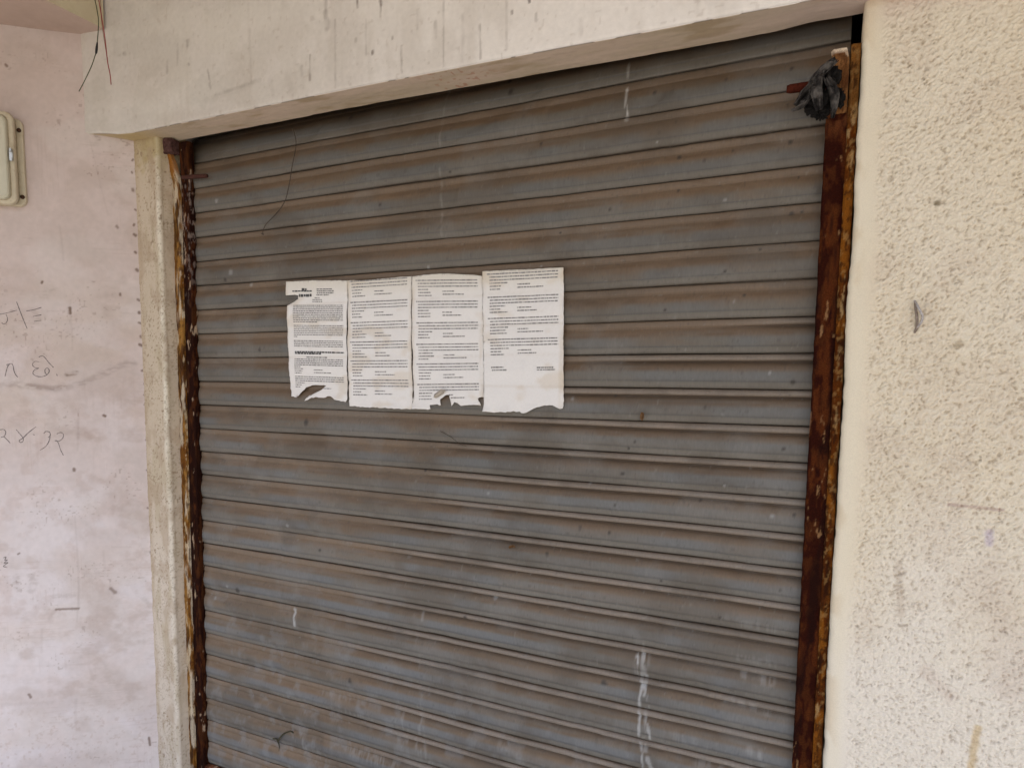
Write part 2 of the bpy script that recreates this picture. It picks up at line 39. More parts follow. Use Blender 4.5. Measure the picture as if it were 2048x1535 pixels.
# ---------------------------------------------------------------- helpers
def link(o, parent=None):
    COL.objects.link(o)
    if parent: o.parent = parent; o.matrix_parent_inverse = parent.matrix_basis.inverted()
    return o
def tag(o, label=None, cat=None, group=None, kind=None):
    if label: o['label'] = label
    if cat: o['category'] = cat
    if group: o['group'] = group
    if kind: o['kind'] = kind
    return o
def thing(name, loc, label, cat, group=None):
    o = bpy.data.objects.new(name, None); o.location = loc; o.empty_display_size = .02
    COL.objects.link(o); return tag(o, label, cat, group)
def mesh_obj(name, V, F, mat, parent=None, smooth=True, tint=None):
    me = bpy.data.meshes.new(name); me.from_pydata([tuple(v) for v in V], [], F); me.validate(); me.update()
    if tint is not None:
        at = me.attributes.new('tint', 'FLOAT_COLOR', 'POINT')
        a = np.ones((len(me.vertices), 4), np.float32); a[:, :3] = np.asarray(tint).reshape(-1, 3); at.data.foreach_set('color', a.ravel())
    if smooth: me.polygons.foreach_set('use_smooth', [True] * len(me.polygons))
    me.materials.append(mat)
    o = bpy.data.objects.new(name, me)
    return link(o, parent)
def grid_obj(name, P, mat, parent=None, tint=None, smooth=True, flip=False):
    n, m = P.shape[:2]
    me = bpy.data.meshes.new(name)
    me.vertices.add(n * m); me.vertices.foreach_set('co', P.astype(np.float32).ravel())
    idx = np.arange(n * m).reshape(n, m)
    q = np.stack([idx[:-1, :-1], idx[:-1, 1:], idx[1:, 1:], idx[1:, :-1]], -1).reshape(-1, 4)
    if flip: q = q[:, ::-1]
    k = len(q)
    me.loops.add(4 * k); me.loops.foreach_set('vertex_index', q.astype(np.int32).ravel())
    me.polygons.add(k); me.polygons.foreach_set('loop_start', np.arange(0, 4 * k, 4, dtype=np.int32))
    try: me.polygons.foreach_set('loop_total', np.full(k, 4, np.int32))
    except Exception: pass
    me.update(calc_edges=True)
    if smooth: me.polygons.foreach_set('use_smooth', np.ones(k, bool))
    if tint is not None:
        at = me.attributes.new('tint', 'FLOAT_COLOR', 'POINT')
        a = np.ones((n * m, 4), np.float32); a[:, :3] = tint.reshape(-1, 3); at.data.foreach_set('color', a.ravel())
    me.materials.append(mat)
    return link(bpy.data.objects.new(name, me), parent)
def bm_obj(name, bm, mat, parent=None, smooth=False):
    me = bpy.data.meshes.new(name); bmesh.ops.recalc_face_normals(bm, faces=bm.faces); bm.to_mesh(me); bm.free()
    if smooth: me.polygons.foreach_set('use_smooth', [True] * len(me.polygons))
    me.materials.append(mat)
    return link(bpy.data.objects.new(name, me), parent)
def box_bm(lo, hi, bevel=0, segs=2, bm=None):
    bm = bm or bmesh.new()
    r = bmesh.ops.create_cube(bm, size=1)
    for v in r['verts']:
        v.co = Vector([lo[i] + (v.co[i] + .5) * (hi[i] - lo[i]) for i in range(3)])
    if bevel:
        es = list({e for v in r['verts'] for e in v.link_edges})
        bmesh.ops.bevel(bm, geom=es, offset=bevel, segments=segs, affect='EDGES', profile=.5)
    return bm
def prism(name, pts, z0, z1, mat, parent=None):
    V = [(x, y, z0) for x, y in pts] + [(x, y, z1) for x, y in pts]; n = len(pts)
    F = [tuple(range(n)), tuple(range(n, 2 * n))] + [(i, (i + 1) % n, n + (i + 1) % n, n + i) for i in range(n)]
    bm = bmesh.new(); vs = [bm.verts.new(v) for v in V]
    for f in F: bm.faces.new([vs[i] for i in f])
    return bm_obj(name, bm, mat, parent)
def tube(name, pts, r, mat, parent=None, sides=8, rad=None):
    pts = [Vector(p) for p in pts]; V = []; F = []
    for i, p in enumerate(pts):
        t = (pts[min(i + 1, len(pts) - 1)] - pts[max(i - 1, 0)]).normalized()
        a = t.orthogonal().normalized() if i == 0 else (a - a.dot(t) * t).normalized()
        b = t.cross(a); rr = rad[i] if rad else r
        for k in range(sides):
            w = 2 * math.pi * k / sides; V.append(p + a * rr * math.cos(w) + b * rr * math.sin(w))
    n = len(pts)
    for i in range(n - 1):
        for k in range(sides):
            F.append((i * sides + k, i * sides + (k + 1) % sides, (i + 1) * sides + (k + 1) % sides, (i + 1) * sides + k))
    F.append(tuple(range(sides))[::-1]); F.append(tuple(range((n - 1) * sides, n * sides)))
    return mesh_obj(name, V, F, mat, parent)
def smooth_path(pts, n=6):
    pts = [Vector(p) for p in pts]; out = []
    for i in range(len(pts) - 1):
        p0 = pts[max(i - 1, 0)]; p1 = pts[i]; p2 = pts[i + 1]; p3 = pts[min(i + 2, len(pts) - 1)]
        for k in range(n):
            t = k / n
            out.append(.5 * ((2 * p1) + (p2 - p0) * t + (2 * p0 - 5 * p1 + 4 * p2 - p3) * t * t + (3 * p1 - p0 - 3 * p2 + p3) * t ** 3))
    out.append(pts[-1]); return out
# numpy value noise
def vnoise(x, y, seed=0):
    r = np.random.RandomState(seed).rand(256, 256)
    xi = np.floor(x).astype(int); yi = np.floor(y).astype(int); fx = x - xi; fy = y - yi
    fx = fx * fx * (3 - 2 * fx); fy = fy * fy * (3 - 2 * fy)
    g = lambda i, j: r[(xi + i) & 255, (yi + j) & 255]
    return (g(0, 0) * (1 - fx) + g(1, 0) * fx) * (1 - fy) + (g(0, 1) * (1 - fx) + g(1, 1) * fx) * fy
def fbm(x, y, seed=0, oct=4, gain=.5):
    s = 0; a = 1; t = 0
    for k in range(oct):
        s = s + a * vnoise(x * 2 ** k + 17.3 * k, y * 2 ** k + 5.7 * k, seed + k); t += a; a *= gain
    return s / t
def sst(a, b, x):
    t = np.clip((x - a) / (b - a), 0, 1); return t * t * (3 - 2 * t)
def stroke_mask(A, B, poly, hw, soft=1.0):
    """soft mask round a polyline in the surface's own metric coordinates"""
    M = np.zeros(A.shape, np.float32); P = np.array(poly, float)
    pad = hw * 2.6 + .002
    cols = np.where((A[0] > P[:, 0].min() - pad) & (A[0] < P[:, 0].max() + pad))[0]
    rows = np.where((B[:, B.shape[1] // 2] > P[:, 1].min() - pad - .03) & (B[:, B.shape[1] // 2] < P[:, 1].max() + pad + .03))[0]
    if len(cols) == 0 or len(rows) == 0: return M
    sl = (slice(rows[0], rows[-1] + 1), slice(cols[0], cols[-1] + 1))
    a = A[sl]; b = B[sl]; d = np.full(a.shape, 9.)
    for i in range(max(1, len(P) - 1)):
        p = P[i]; q = P[min(i + 1, len(P) - 1)]; v = q - p; L = v @ v + 1e-12
        t = np.clip(((a - p[0]) * v[0] + (b - p[1]) * v[1]) / L, 0, 1)
        d = np.minimum(d, np.hypot(a - p[0] - t * v[0], b - p[1] - t * v[1]))
    d = d * (.65 + .7 * fbm(a / max(hw, .002) * .6, b / max(hw, .002) * .6, 77, 2))
    M[sl] = 1 - sst(hw * .35, hw * (1.1 + .5 * soft), d); return M
def mix(c, col, m):
    return c * (1 - m[..., None]) + np.asarray(col, float) * m[..., None]

# ---------------------------------------------------------------- materials
def nt(mat):
    mat.use_nodes = True; t = mat.node_tree; t.nodes.clear()
    o = t.nodes.new('ShaderNodeOutputMaterial'); b = t.nodes.new('ShaderNodeBsdfPrincipled'); t.links.new(b.outputs[0], o.inputs[0]); return t, b
def N(t, typ, **kw):
    n = t.nodes.new(typ)
    for k, v in kw.items(): setattr(n, k, v)
    return n
def tint_mat(name, rough=.9, nscale=300, namt=.12, bump=.3, bdist=.0006, bscale=500, spec=.3, metal=0, nstretch=(1, 1, 1), rnoise=0):
    m = bpy.data.materials.new(name); t, b = nt(m); L = t.links
    at = N(t, 'ShaderNodeAttribute', attribute_name='tint')
    tc = N(t, 'ShaderNodeTexCoord'); mp = N(t, 'ShaderNodeMapping'); mp.inputs['Scale'].default_value = nstretch
    L.new(tc.outputs['Object'], mp.inputs[0])
    n1 = N(t, 'ShaderNodeTexNoise'); n1.inputs['Scale'].default_value = nscale; n1.inputs['Detail'].default_value = 5; L.new(mp.outputs[0], n1.inputs['Vector'])
    mr = N(t, 'ShaderNodeMapRange'); mr.inputs[1].default_value = .25; mr.inputs[2].default_value = .75
    mr.inputs[3].default_value = 1 - namt; mr.inputs[4].default_value = 1 + namt; L.new(n1.outputs[0], mr.inputs[0])
    vm = N(t, 'ShaderNodeVectorMath', operation='SCALE'); L.new(at.outputs['Color'], vm.inputs[0]); L.new(mr.outputs[0], vm.inputs['Scale'])
    L.new(vm.outputs[0], b.inputs['Base Color'])
    n2 = N(t, 'ShaderNodeTexNoise'); n2.inputs['Scale'].default_value = bscale; n2.inputs['Detail'].default_value = 4; L.new(tc.outputs['Object'], n2.inputs['Vector'])
    bp = N(t, 'ShaderNodeBump'); bp.inputs['Strength'].default_value = bump; bp.inputs['Distance'].default_value = bdist
    L.new(n2.outputs[0], bp.inputs['Height']); L.new(bp.outputs[0], b.inputs['Normal'])
    b.inputs['Roughness'].default_value = rough; b.inputs['Specular IOR Level'].default_value = spec; b.inputs['Metallic'].default_value = metal
    if rnoise:
        m2 = N(t, 'ShaderNodeMapRange'); m2.inputs[3].default_value = rough - rnoise; m2.inputs[4].default_value = rough + rnoise
        L.new(n1.outputs[0], m2.inputs[0]); L.new(m2.outputs[0], b.inputs['Roughness'])
    return m
def noise_mat(name, cols, scale=20, detail=8, rough=.8, bump=.4, bdist=.001, bscale=200, stretch=(1, 1, 1), spec=.3, metal=0, pos=None, coat=0, dist=0):
    m = bpy.data.materials.new(name); t, b = nt(m); L = t.links
    tc = N(t, 'ShaderNodeTexCoord'); mp = N(t, 'ShaderNodeMapping'); mp.inputs['Scale'].default_value = stretch
    L.new(tc.outputs['Object'], mp.inputs[0])
    n1 = N(t, 'ShaderNodeTexNoise'); n1.inputs['Scale'].default_value = scale; n1.inputs['Detail'].default_value = detail; n1.inputs['Roughness'].default_value = .65
    n1.inputs['Distortion'].default_value = dist; L.new(mp.outputs[0], n1.inputs['Vector'])
    cr = N(t, 'ShaderNodeValToRGB'); e = cr.color_ramp.elements; k = len(cols)
    pos = pos or [.3 + .4 * i / max(1, k - 1) for i in range(k)]
    e[0].position = pos[0]; e[0].color = (*cols[0], 1)
    if k == 1: e[1].color = (*cols[0], 1)
    else:
        e[1].position = pos[-1]; e[1].color = (*cols[-1], 1)
        for i in range(1, k - 1): x = e.new(pos[i]); x.color = (*cols[i], 1)
    L.new(n1.outputs[0], cr.inputs[0]); L.new(cr.outputs[0], b.inputs['Base Color'])
    n2 = N(t, 'ShaderNodeTexNoise'); n2.inputs['Scale'].default_value = bscale; n2.inputs['Detail'].default_value = 5; L.new(mp.outputs[0], n2.inputs['Vector'])
    bp = N(t, 'ShaderNodeBump'); bp.inputs['Strength'].default_value = bump; bp.inputs['Distance'].default_value = bdist
    L.new(n2.outputs[0], bp.inputs['Height']); L.new(bp.outputs[0], b.inputs['Normal'])
    b.inputs['Roughness'].default_value = rough; b.inputs['Specular IOR Level'].default_value = spec; b.inputs['Metallic'].default_value = metal
    if coat: b.inputs['Coat Weight'].default_value = coat
    return m
M_pink = tint_mat('pink_limewash', .92, 60, .05, .35, .0006, 350)
M_beam = tint_mat('white_painted_plaster', .9, 80, .05, .3, .0006, 300)
M_cream = tint_mat('cream_rough_render', .95, 500, .07, .5, .001, 420)
M_slat = tint_mat('dusty_galvanised_slat', .55, 260, .10, .15, .0003, 700, spec=.4, nstretch=(1, 1, .25), rnoise=.12)
M_rust = tint_mat('rusted_steel', .9, 420, .35, 1.0, .0014, 260, spec=.06)
M_paper = tint_mat('sun_bleached_paper', .85, 200, .03, .2, .0003, 300)
M_ink = noise_mat('faded_print_ink', [(.14, .13, .13), (.30, .29, .29)], 300, bump=0, rough=.8)
M_bold = noise_mat('bold_print_ink', [(.05, .05, .05), (.10, .10, .10)], 300, bump=0, rough=.8)
M_pencil = noise_mat('pencil_mark', [(.10, .085, .085), (.26, .22, .22)], 500, bump=0, rough=.8)
M_floor = noise_mat('concrete_floor', [(.40, .39, .37), (.50, .485, .46), (.45, .44, .42)], 6, bump=.4, bscale=80)
M_earth = noise_mat('dry_earth', [(.30, .25, .19), (.42, .36, .28), (.36, .31, .24)], 3, bump=.6, bdist=.01, bscale=30)
M_slab = noise_mat('porch_ceiling_paint', [(.50, .45, .42), (.58, .53, .50)], 5, bump=.3)
M_dark = noise_mat('dark_interior_plaster', [(.10, .09, .08), (.14, .13, .12)], 5)
M_plastic = noise_mat('black_plastic_film', [(.004, .0035, .0035), (.018, .016, .015)], 60, rough=.6, bump=.3, bscale=400, spec=.06)
M_fold = noise_mat('highlit_plastic_fold', [(.016, .014, .014), (.13, .118, .11)], 45, rough=.6, bump=.4, bscale=400, spec=.12, pos=[.42, .68])  # paler copy of the film, fold highlights put into the colour
M_redrust = noise_mat('red_oxide_rod', [(.040, .007, .004), (.070, .014, .007), (.020, .005, .003)], 120, spec=.08, rough=.85)
M_boxc = noise_mat('yellowed_box_plastic', [(.46, .40, .29), (.54, .48, .36), (.33, .26, .16)], 25, rough=.5, bump=.15, spec=.4, pos=[.25, .5, .78])
M_boxcov = noise_mat('pale_green_box_cover', [(.46, .44, .34), (.53, .505, .40)], 25, rough=.4, bump=.1, spec=.5)
M_boxdirt = noise_mat('grimy_box_gasket', [(.12, .085, .05), (.40, .34, .24), (.24, .18, .11)], 60, rough=.8)
M_chrome = noise_mat('tarnished_latch', [(.35, .35, .34), (.55, .55, .54)], 100, rough=.35, metal=1, bump=.2)
M_screw = noise_mat('rusty_screw', [(.03, .015, .01), (.08, .035, .015)], 300, rough=.8)
M_green = noise_mat('green_wire_sheath', [(.045, .06, .03), (.09, .10, .05)], 80, rough=.5)
M_red = noise_mat('red_wire_sheath', [(.22, .03, .035), (.30, .05, .05)], 80, rough=.5)
M_brown = noise_mat('bare_brown_wire', [(.14, .08, .045), (.22, .13, .08)], 80, rough=.5)
M_tape = noise_mat('black_tape', [(.008, .008, .01), (.02, .02, .02)], 80, rough=.5)
M_thread = noise_mat('dark_thread', [(.035, .027, .02), (.08, .06, .045)], 200, rough=.9)
M_leaf = noise_mat('dry_leaf', [(.09, .045, .02), (.2, .11, .05)], 200, rough=.9)
M_twig = noise_mat('dark_twig', [(.03, .026, .018), (.07, .065, .035)], 200, rough=.9)
M_zinc = noise_mat('grey_bent_nail', [(.30, .28, .30), (.48, .46, .47), (.2, .16, .13)], 200, rough=.5, metal=.3)

# ---------------------------------------------------------------- setting
ZF = -1.40
def ground():
    bm = bmesh.new(); bmesh.ops.create_grid(bm, x_segments=40, y_segments=40, size=900)
    for v in bm.verts: v.co.z = -1.56
    o = bm_obj('ground', bm, M_earth); tag(o, kind='structure')
    o = bm_obj('pavement', box_bm((-3.2, -2.3, -1.55), (6.2, .596, ZF), .01), M_floor); tag(o, kind='structure')
ground()
XL, XR, YW = -.194, 1.836, -.06
SHELL = 0.6
# --- wall frame for the splayed pink wall
ANG = math.radians(40); DX, DY = -math.cos(ANG), -math.sin(ANG); NX, NY = math.sin(ANG), -math.cos(ANG)
P0 = (-.194, -.06)
def wall_pt(s, z, out=0.0):
    return Vector((P0[0] + DX * s + NX * out + lean(z), P0[1] + DY * s + NY * out, z))
def lean(z): return (.667 - z) * .0130
# --- right rough wall
def right_wall():
    root = thing('rough_wall', (3.2, .2, ZF), 'cream rough-cast wall with pitted speckled render at the right of the shutter', 'wall')
    r = .010
    xs = np.concatenate([np.arange(XR + r, 2.22, .00125), np.arange(2.25, 4.5, .02)])
    zs = np.concatenate([np.arange(ZF + .002, -.85, .01), np.arange(-.82, .68, .00135), [.74, .9, 1.3]])
    ang = np.linspace(math.pi / 2, 0, 6)[:-1]
    # profile round the arris: reveal -> corner -> face
    px = np.concatenate([[XR] * 3, XR + r - r * np.sin(ang), xs]); py = np.concatenate([[.05, .02, -.02], YW + r - r * np.cos(ang), np.full(len(xs), YW)])
    n0 = len(px) - len(xs)
    X, Z = np.meshgrid(px, zs); Yg = np.tile(py, (len(zs), 1))
    wob = (fbm(Z * 9, Z * 0, 3, 3) - .5) * .010 + (fbm(Z * 70, Z * 0 + 3, 4, 2) - .5) * .0025
    k = 1 - sst(XR, XR + .05, X); X2 = X + wob * k
    a = math.radians(38); U = X * math.cos(a) + Z * math.sin(a); Vv = -X * math.sin(a) + Z * math.cos(a)
    wx = (fbm(X * 9, Z * 9, 60, 2) - .5) * 2.2; 
    base = .34 * fbm(U * 130 + wx, Vv * 175 + wx, 21, 3, .6) + .66 * fbm(U * 240 + wx, Vv * 300, 22, 2, .6)
    fine = vnoise(X * 300, Z * 300, 31)
    patch = fbm(X * 5, Z * 5, 41, 3)
    edge = XR + .028 + (fbm(Z * 6, Z * 0 + 9, 6, 3) - .5) * .022
    rough = sst(0, .022, X - edge) * (.75 + .4 * patch); topsm = 1 - sst(.55, .64, Z + (fbm(X * 14, Z * 14, 8, 2) - .5) * .06) * .6
    rough = np.clip(rough * topsm, 0, 1)
    pits = sst(.40, .24, base + (patch - .5) * .08) * rough; ridg = sst(.46, .66, base) * rough
    h = (base - .5) * .0092 * rough - pits * .0016 + (fine - .5) * .0004 * rough + (fbm(X * 12, Z * 12, 9, 2) - .5) * .0016
    onface = sst(XR + .004, XR + .02, X)
    Y2 = Yg - h * onface - (fbm(X * 2.2, Z * 2.2, 19, 2) - .5) * .006 * onface
    P = np.stack([X2, Y2, Z], -1)
    c = np.ones(P.shape) * np.array([.70, .615, .485])
    big = fbm(X * 3.2, Z * 2.4, 14, 4); c = mix(c, (.72, .65, .54), sst(.40, .62, big) * .7)
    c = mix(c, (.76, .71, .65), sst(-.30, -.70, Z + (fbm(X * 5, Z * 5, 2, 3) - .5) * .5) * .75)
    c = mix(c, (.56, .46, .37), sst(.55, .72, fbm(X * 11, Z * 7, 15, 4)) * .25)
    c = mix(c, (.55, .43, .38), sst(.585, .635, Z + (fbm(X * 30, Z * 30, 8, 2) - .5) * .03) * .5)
    grime_shade = .35 + .65 * sst(.40, .62, fbm(X * 7, Z * 7, 51, 3))
    c = mix(c, (.33, .25, .17), pits * .42 * (.8 + .2 * grime_shade))  # brown of dirt in the pits, with pit shade put into the colour
    dots = sst(.80, .90, vnoise(X * 210 + 5, Z * 210, 33)) * sst(.55, .7, vnoise(X * 60, Z * 60, 35)); c = mix(c, (.13, .09, .06), dots * rough * .35)
    c = mix(c, (.76, .71, .61), ridg * .40)
    # stains with a place of their own
    for poly, hw, s, col in (([(1.9701, .264)] * 2, .005, .8, (.17, .13, .07)), ([(2.0152, .0104)] * 2, .007, .5, (.25, .18, .1)), ([(2.0824, -.3261), (2.083, -.345)], .006, .55, (.45, .38, .50)),
                             ([(2.0871, -.69), (2.084, -.73), (2.081, -.79)], .006, .55, (.50, .34, .12)), ([(2.09, -.40), (2.12, -.50), (2.13, -.60)], .03, .35, (.45, .34, .28)),
                             ([(2.0, -.60), (2.04, -.64)], .012, .4, (.40, .27, .22)), ([(1.955, -.52), (1.965, -.517)], .003, .5, (.2, .14, .1)), ([(1.96, .05), (1.99, -.04)], .03, .25, (.42, .33, .25)),
                             ([(2.02, -.28), (2.10, -.283)], .003, .5, (.35, .22, .2)), ([(2.13, .2), (2.14, -.1)], .01, .2, (.5, .36, .22)), ([(1.98, -.19), (2.03, -.20)], .02, .3, (.42, .32, .26)), ([(1.945, -.40), (1.955, -.50)], .006, .3, (.36, .27, .2)), ([(1.9, -.15), (1.93, -.24)], .03, .2, (.45, .35, .28))):
        c = mix(c, col, stroke_mask(X, Z, poly, hw) * s * (1 if hw < .0075 else .5))
    c = mix(c, (.73, .67, .54), (1 - sst(XR + .018, XR + .045, X)) * .6)
    c = mix(c, (.55, .42, .26), sst(.56, .72, fbm(X * 26, Z * 12, 25, 4)) * (1 - sst(XR + .006, XR + .03, X)) * .35)
    c = mix(c, (.38, .28, .16), sst(.55, .75, fbm(X * 20, Z * 14, 24, 3)) * (1 - sst(-.02, .0, X - XR)) * .5)
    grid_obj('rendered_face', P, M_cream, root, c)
    o = bm_obj('wall_core', box_bm((XR + .012, .0, ZF), (4.5, SHELL, 1.3)), M_slab, root)
right_wall()
# --- left pier between the pink wall and the shutter
XC = -.085
def pier():
    root = thing('wall_pier', (XL, 0, ZF), 'narrow cream plaster pier strip between the pink wall and the left shutter rail', 'pier')
    r = .013
    zs = np.concatenate([np.arange(ZF + .002, .72, .0028)])
    xs = np.arange(XL - .03, XC - r, .0022); ang = np.linspace(0, math.pi / 2, 8)
    px = np.concatenate([xs, XC - r + r * np.sin(ang), np.linspace(XC, XC + .020, 24)]); py = np.concatenate([np.full(len(xs), YW), YW + r - r * np.cos(ang), np.linspace(YW + r + .002, .03, 24)])
    X, Z = np.meshgrid(px, zs); Yg = np.tile(py, (len(zs), 1))
    S = np.tile(np.concatenate([[0], np.cumsum(np.hypot(np.diff(px), np.diff(py)))]), (len(zs), 1))
    s_c = S[0, len(xs)]
    sh = (.667 - Z) * .0085
    wob = (fbm(Z * 8, Z * 0, 13, 3) - .5) * .008
    h = (fbm(S * 200, Z * 200, 25, 3) - .5) * .0018 + (fbm(S * 25, Z * 25, 26, 2) - .5) * .002
    P = np.stack([X + sh + wob + h * (S > s_c), Yg - h * (S <= s_c), Z], -1)
    c = np.ones(P.shape) * np.array([.52, .44, .345])
    c = mix(c, (.68, .635, .54), sst(.014, .0, np.abs(S - s_c - .006)) * .9)                     # trowelled arris, paler
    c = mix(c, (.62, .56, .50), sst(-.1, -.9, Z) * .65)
    c = mix(c, (.40, .33, .22), sst(.45, .7, fbm(S * 40, Z * 8, 27, 4)) * .5)
    side = (S > s_c + .015)
    c = mix(c, (.50, .42, .33), side * .5)
    sp = sst(.66, .80, vnoise(S * 320, Z * 260, 28)) * sst(.35, .60, fbm(S * 30, Z * 12, 29, 3)); c = mix(c, (.20, .14, .08), sp * .45)
    sp = sst(.74, .86, vnoise(S * 200, Z * 150, 38)); c = mix(c, (.16, .12, .08), sp * .5 * sst(.02, .0, np.abs(S - .035)) )
    c = mix(c, (.35, .27, .10), sst(.55, .66, Z + (fbm(S * 60, Z * 60, 30, 2) - .5) * .1) * .55)
    sp = sst(.70, .78, fbm(S * 170, Z * 130, 45, 2)) * sst(.3, .6, fbm(S * 16, Z * 7, 46, 3)); c = mix(c, (.23, .16, .10), sp * .75)
    c = mix(c, (.36, .27, .19), sst(.52, .70, fbm(S * 28, Z * 16, 47, 4)) * .45)
    c = mix(c, (.40, .30, .21), sst(.060, .035, S) * .35)
    c = mix(c, (.24, .18, .10), sst(.034, .026, S) * sst(.4, .6, fbm(S * 90, Z * 60, 37, 3)) * .7)
    rustrun = sst(.02, .0, S[0, -1] - .028 - S) * sst(.45, .65, fbm(S * 30, Z * 9, 39, 3)); c = mix(c, (.34, .22, .11), rustrun * .45)
    grid_obj('plaster_face', P, M_cream, root, c)
    bm_obj('pier_core', box_bm((-1.4, .0, ZF), (XC - .012, SHELL, 1.3)), M_slab, root)
pier()
# --- pink wall
def pink_wall():
    root = thing('pink_wall', (-.6, -.4, ZF), 'pink limewashed wall with pencil writing and brown smudges, splayed at the left of the pier', 'wall')
    ss = np.concatenate([np.arange(-.004, .60, .0021), np.arange(.604, 1.25, .006)])
    zs = np.concatenate([np.arange(ZF + .002, 1.0, .0023)])
    S, Z = np.meshgrid(ss, zs)
    h = (fbm(S * 5, Z * 5, 71, 3) - .5) * .006 + (fbm(S * 40, Z * 40, 72, 2) - .5) * .0008
    k = sst(0, .03, S)
    P = np.stack([P0[0] + DX * S + NX * h * k + (.667 - Z) * .0130, P0[1] + DY * S + NY * h * k, Z], -1)
    c = np.ones(P.shape) * np.array([.54, .455, .43])
    c = mix(c, (.665, .625, .655), sst(.30, -.8, Z + (fbm(S * 4, Z * 4, 73, 3) - .5) * .8) * .85)  # sky light put into the colour, paler and lilac towards the bottom
    c = mix(c, (.60, .54, .52), sst(.50, .68, fbm(S * 5, Z * 9, 74, 4)) * .5)
    c = mix(c, (.45, .37, .335), sst(.50, .72, fbm(S * 6, Z * 9, 75, 4)) * .35)
    c = mix(c, (.64, .55, .54), sst(.50, .66, fbm(S * 16, Z * 16, 80, 4)) * .25)
    band = sst(.36, .10, np.abs(Z + .02)); c = mix(c, (.50, .40, .335), band * sst(.42, .62, fbm(S * 8, Z * 14, 76, 4)) * .35)
    fl = sst(.80, .90, vnoise(S * 160, Z * 160, 78)) * sst(.55, .75, fbm(S * 10, Z * 10, 79, 2)); c = mix(c, (.2, .13, .10), fl * .35)
    sm = sst(.52, .74, fbm(S * 13, Z * 20, 87, 5, .6)) * sst(.40, .60, fbm(S * 4, Z * 4, 88, 2)); c = mix(c, (.36, .27, .23), sm * .30); sm = sst(.50, .72, fbm(S * 26, Z * 28, 89, 5, .6)) * sst(.1, -.25, Z) * sst(-1.15, -.75, Z); c = mix(c, (.40, .29, .25), sm * .22)
    sc = sst(.70, .80, vnoise(S * 16, Z * 330, 81)) * sst(.62, .75, fbm(S * 9, Z * 9, 82, 2)); c = mix(c, (.34, .25, .21), sc * .14)
    sc = sst(.72, .82, vnoise(S * 330, Z * 14, 83)) * sst(.62, .75, fbm(S * 9, Z * 9, 84, 2)); c = mix(c, (.34, .25, .21), sc * .10)
    lo = sst(-1.0, -1.25, Z); c = mix(c, (.42, .32, .28), lo * sst(.60, .8, fbm(S * 110, Z * 110, 85, 3)) * .35)
    for poly, hw, s in D['PINK']:
        s = s if s > .65 else s * (.22 if hw < .006 else .65)
        m = stroke_mask(S, Z, poly, hw); c = mix(c, (.14, .085, .06) if hw < .010 else (.30, .20, .15), m * s * (.85 if hw < .006 else .55) * (1 if hw < .006 else sst(.30, .62, fbm(S * 60, Z * 170, 86, 3)) + .25))
    grid_obj('limewashed_face', P, M_pink, root, c, flip=True)
    a = wall_pt(-.001, 0); b = wall_pt(1.25, 0)
    prism('wall_core', [(a.x - .004, a.y + .02), (b.x, b.y + .012), (b.x - .15, b.y + .1), (-1.4, .3), (a.x - .01, .3)], ZF, .984, M_slab, root)
    # pencil writing, a thin ribbon of graphite on the paint
    V = []; F = []
    for poly in D['WRITE']:
        pts = smooth_path([(s, z, 0) for s, z in poly], 5)
        for i, p in enumerate(pts):
            t = (pts[min(i + 1, len(pts) - 1)] - pts[max(i - 1, 0)]); t = t.normalized() if t.length > 0 else Vector((1, 0, 0))
            w = .0011 * (.6 + .7 * rnd.random()); nrm = Vector((-t.y, t.x, 0)) * w
            for q in (p + nrm, p - nrm):
                hh = (float(fbm(np.array([q.x * 5]), np.array([q.y * 5]), 71, 3)[0]) - .5) * .006 + (float(fbm(np.array([q.x * 40]), np.array([q.y * 40]), 72, 2)[0]) - .5) * .0008
                V.append(wall_pt(q.x, q.y, hh * min(1, max(0, q.x / .03)) + .0006))
            if i: n = len(V); F.append((n - 4, n - 3, n - 1, n - 2))
    mesh_obj('pencil_writing', V, F, M_pencil, root)
pink_wall()
